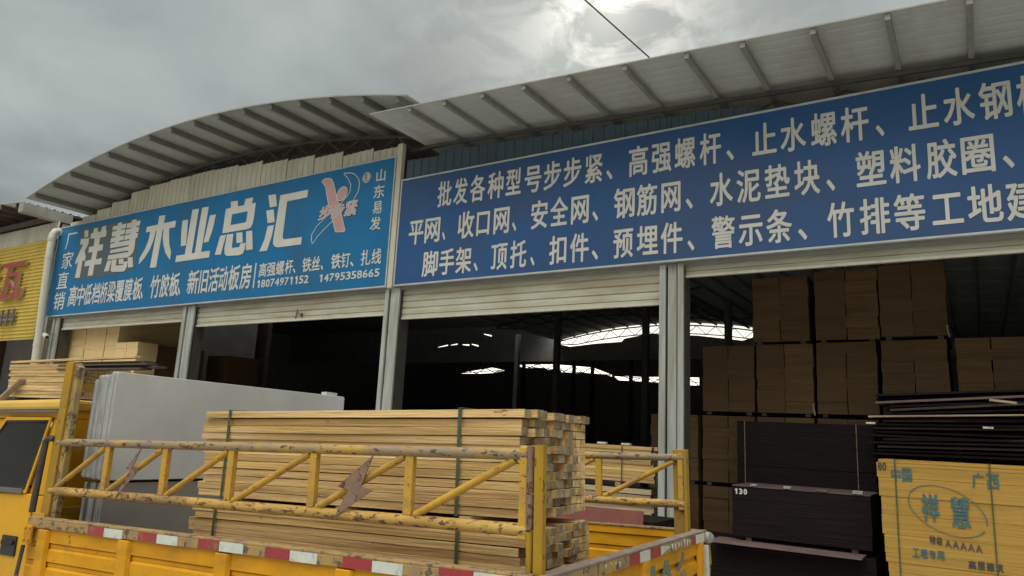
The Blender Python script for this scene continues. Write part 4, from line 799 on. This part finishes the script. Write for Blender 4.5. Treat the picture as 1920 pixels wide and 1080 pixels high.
for k, (a, b) in enumerate(((-5.2, -4.30), (-4.215, -3.30), (-3.25, -2.33), (-2.28, -1.36), (-1.30, -.38), (-.27, .64))):
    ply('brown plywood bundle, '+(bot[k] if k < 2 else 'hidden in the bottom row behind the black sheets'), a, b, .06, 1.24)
b = ply('tall bundle of black film faced plywood in front of the brown rows', -3.42, -1.36, 1.30, 2.36, 12.35, 1.0, m_film, 'black plywood bundles', False)
for x in (-3.30, -1.62): child(MB().box(x, x+.012, 12.335, 12.341, 1.3, 2.36), 'strap', m_steel, b)
ply('black plywood bundle hidden under the tall black one', -3.42, -1.36, .06, 1.24, 12.35, 1.0, m_film, 'black plywood bundles', False)
b = ply('black plywood bundle with a white size number on its left corner', -3.20, -1.33, .66, 1.37, 11.25, 1.0, m_film, 'black plywood bundles', False)
mb = MB().box(-3.20, -1.33, 11.235, 12.26, 1.371, 1.386); child(mb, 'top_sheet', m_filmtop, b)
mb = MB()
for k, ch in enumerate('130'): put_glyph(mb, ch, lambda u, v: (-3.165+.068*k+(.008 if ch == '1' else 0)+(.036 if ch == '1' else .052)*u, 11.232, 1.255+.085*v), .05)
child(mb, 'painted_number', m_chalk, b)
for k, (x, w, hh, lab) in enumerate(((-2.93, .09, .028, 'leftmost'), (-2.46, .10, .032, 'second from left'), (-2.02, .15, .018, 'thin long'), (-1.55, .13, .045, 'rightmost, thickest'))):
    o = MB().box(x, x+w, 11.22, 11.33, 1.3875, 1.3875+hh).build('wood_scrap', m_scrap if k != 2 else m_filmtop, bevel=.003)
    tag(o, lab+' pale wood scrap on the numbered black bundle', 'scrap', 'wood scraps on the black bundle')
o = MB().box(-3.46, -1.42, 10.88, 11.45, .575, .600).build('loose_board', m_filmtop, bevel=.003); tag(o, 'worn reddish board jutting out below the numbered black bundle', 'board')
ply('black plywood bundle at floor level under the jutting board', -4.0, -1.30, .06, .57, 11.2, 1.0, m_film, 'black plywood bundles', False)  # left end widened as a dark cover over the bright floor
# jumbled dark boards
r4 = random.Random(11)
jl = [('pale edged long board across the dark heap', 2.475, .025, -1.36, .75, .035, 1)]
for k in range(17):
    z = 1.93+.052*k; a = -1.36+r4.uniform(-.05, .16)+(.12 if z > 2.5 else 0); tilt = r4.uniform(-.01, .03)+(.05 if z > 2.5 else 0)
    b_ = .8+r4.uniform(-.1, .6); y = 11.85+r4.uniform(-.05, .12)
    o = MB().prism([(a, y, z), (b_, y, z+tilt*(b_-a)), (b_, y, z+.03+tilt*(b_-a)), (a, y, z+.03)], (0, 1.1, 0)).build('dark_board', (m_film, m_film, m_greyply, m_film, m_filmtop)[k % 5])
    tag(o, 'dark board in the untidy heap behind the yellow bundle' , 'board', 'dark boards heaped behind the yellow bundle')
o = MB().prism([(-1.37, 11.74, 2.455), (.55, 11.74, 2.53), (.55, 11.74, 2.55), (-1.37, 11.74, 2.478)], (0, .5, 0)).build('pale_board', m_wood3); tag(o, 'long pale edged board lying across the dark heap', 'board')
o = MB().bar((.12, 11.76, 2.73), (.42, 11.72, 2.69), .03).build('pale_stick', m_wood3); tag(o, 'short pale stick on top of the dark heap', 'stick')
for k, (x, z) in enumerate(((-1.40, 2.36), (.02, 2.345))):
    o = MB().box(x, x+.12, 11.72, 11.80, z, z+.025).build('wood_scrap', m_wht); tag(o, 'white chip stuck in the dark heap, '+('left end' if k == 0 else 'towards the right'), 'scrap', 'white chips in the dark heap')
ply('black plywood bundle carrying the dark heap behind the yellow bundle', -1.25, 1.2, .06, 1.86, 11.9, 1.2, m_film, 'black plywood bundles', False)
# printed yellow bundle
yb = thing('plywood_bundle', 'yellow printed plywood bundle with an oval mark, nearest to the camera at right', 'plywood', (-.2, 10.6, .06), 'yellow plywood')
zz = [.06, .36, .52, .64, .75, .97, 1.21, 1.43, 1.66, 1.80, 1.845, 1.885]; r5 = random.Random(21)
mb = MB()
for k, (a, b) in enumerate(zip(zz, zz[1:])):
    e = -1.165+.012*(8-k if k < 8 else 0)+(.03 if k == 10 else 0)+r5.uniform(-.01, .01); d = .014*(8-min(k, 8))*0+r5.uniform(0, .012)
    mb.box(e, .72+r5.uniform(-.02, .02), 10.60+d, 11.5, a+.002, b-.001)
child(mb, 'sheet_stack', m_plyy, yb)
mb = MB().box(-.963, -.948, 10.589, 10.593, .06, 1.89).box(.045, .06, 10.589, 10.593, .06, 1.89).box(-.963, -.948, 10.589, 11.51, 1.889, 1.892).box(.045, .06, 10.589, 11.51, 1.889, 1.892)
child(mb, 'strap', m_strap, yb)
yi = 10.5935
def ytext(txt, x0, x1, zt, zb, skew, bold, m):
    mb = MB(); n = len(txt); w = (x1-x0)/n
    for k, ch in enumerate(txt):
        zc_ = skew*k*w
        put_glyph(mb, ch, lambda u, v: (x0+w*(k+.06+.88*u), yi, zb+(zt-zb)*v+zc_+skew*w*u), bold)
    return child(mb, 'printed_mark', m, yb)
ytext('80', -1.155, -1.05, 1.845, 1.745, 0, .02, m_inkd)
ytext('中国', -1.01, -.765, 1.79, 1.62, 0, .03, m_ink); ytext('广西', -.145, .15, 1.785, 1.60, 0, .03, m_ink)
ytext('祥', -.70, -.485, 1.50, 1.165, 0, .032, m_ink); ytext('慧', -.385, -.165, 1.49, 1.12, 0, .026, m_ink)
ytext('特级', -.625, -.48, 1.005, .905, -.05, .03, m_inkd); ytext('AAAAA', -.465, -.075, .975, .885, -.07, .012, m_inkd)
ytext('工程专用', -.82, -.47, .835, .725, 0, .03, m_ink); ytext('高层建筑', -.24, .12, .765, .665, 0, .03, m_inkd)
mb = MB(); E = []
for k in range(49):
    t = 2*math.pi*k/48; E.append((-.418+.412*math.cos(t), 1.308+.278*math.sin(t)-.10*math.cos(t)))
for k in range(48):
    if k in (45, 46): continue
    (a, b), (c, d) = E[k], E[k+1]; ip_ = lambda x, z, s: (-.418+(x+.418)*s, yi, 1.308+(z-1.308)*s)
    mb.prism([ip_(a, b, .972), ip_(c, d, .972), ip_(c, d, 1.0), ip_(a, b, 1.0)], (0, .001, 0))
child(mb, 'printed_mark', m_ink, yb)

# left bay plywood
lb = [(-24.50, -23.78), (-23.77, -22.80), (-22.79, -22.20), (-22.19, -21.65), (-21.64, -20.98)]
ln = ['leftmost by the dark gap', 'second from the downpipe', 'in the middle', 'second from right', 'rightmost, above the low block']
for k, (a, b) in enumerate(lb): ply('tall yellowish plywood stack in the left bay, '+ln[k], a, b-.012, .06, 4.95+.05*k, 11.45+.015*(k % 3), 2.2, m_ply_lit, 'plywood stacks in the left bay', False, jx=.003)
ply('low plywood block in the left bay with a pale corner', -20.96, -19.84, .06, 4.00, 11.42, .6, m_ply_lit, 'plywood stacks in the left bay', True)
ply('plywood block set back in the left bay behind the pale corner', -20.92, -19.87, .06, 3.99, 12.05, 1.5, m_ply, 'plywood stacks in the left bay', False)  # this block and the next: darkened plywood copy stands in for shade
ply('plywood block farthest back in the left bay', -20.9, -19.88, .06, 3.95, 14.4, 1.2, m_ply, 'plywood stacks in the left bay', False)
# things seen past the truck's far rail
bundle('lumber_bundle', 'small strapped stud bundle standing behind the far rail beside the right post', 'timber in the middle bay', Matrix.Translation((-6.1, 11.55, 0)),
       -1.5, 1.52, 0, .55, 1.28, 1.86, 7, 10, [m_wood, m_wood2], 17, .03, show=lambda i, k: i == 0 or k == 9, xj=.04, straps=(-1.0, .98))
bundle('lumber_bundle', 'grey stud bundle under the small strapped one behind the far rail', 'timber in the middle bay', Matrix.Translation((-6.1, 11.55, 0)),
       -1.5, 1.5, 0, .55, .10, 1.18, 5, 12, [m_wood3], 18, .03, show=lambda i, k: i == 0, xj=.05)
for q, x in enumerate((-7.0, -5.2)):
    o = MB().box(x-.05, x+.05, 11.56, 12.08, 1.187, 1.272).build('timber_bearer', m_wood3); tag(o, ('left', 'right')[q]+' bearer between the two stud bundles behind the far rail', 'bearer', 'bearers in the middle bay')
for q, (x, z) in enumerate(((-5.6, 1.87), (-5.15, 1.87))):
    o = MB().box(x, x+.16, 11.56, 11.64, z+.005, z+.04).build('wood_scrap', m_wht); tag(o, ('left', 'right')[q]+' pale scrap on the small stud bundle behind the far rail', 'scrap', 'scraps on the small bundle')
o = MB().prism([(-5.6, 9.0, .55), (-3.70, 9.0, .6), (-3.71, 9.05, 1.085), (-5.6, 9.05, 1.06)], (0, .018, 0)).build('red_board', m_redply); 
tag(o, 'red brown formwork board standing behind the far side of the truck', 'board')
o = MB().box(-5.7, -3.6, 9.12, 10.0, .02, .95).build('board_stack', m_film); tag(o, 'dark stack of boards the red board leans on', 'stack')

# ================================================================ OVERHEAD CABLE
A = Vector((0, 0, 2))+Vector((-.35021, .86647, .51316))*16.0; B = Vector((0, 0, 2))+Vector((-.42245, .80147, .58968))*15.4
d = (B-A)
o = MB().path([A-d*6, A-d*2, A, B, B+d*3], .016, 8).build('cable', m_cable); tag(o, 'thin black cable crossing the cloudy sky above the roof', 'cable')
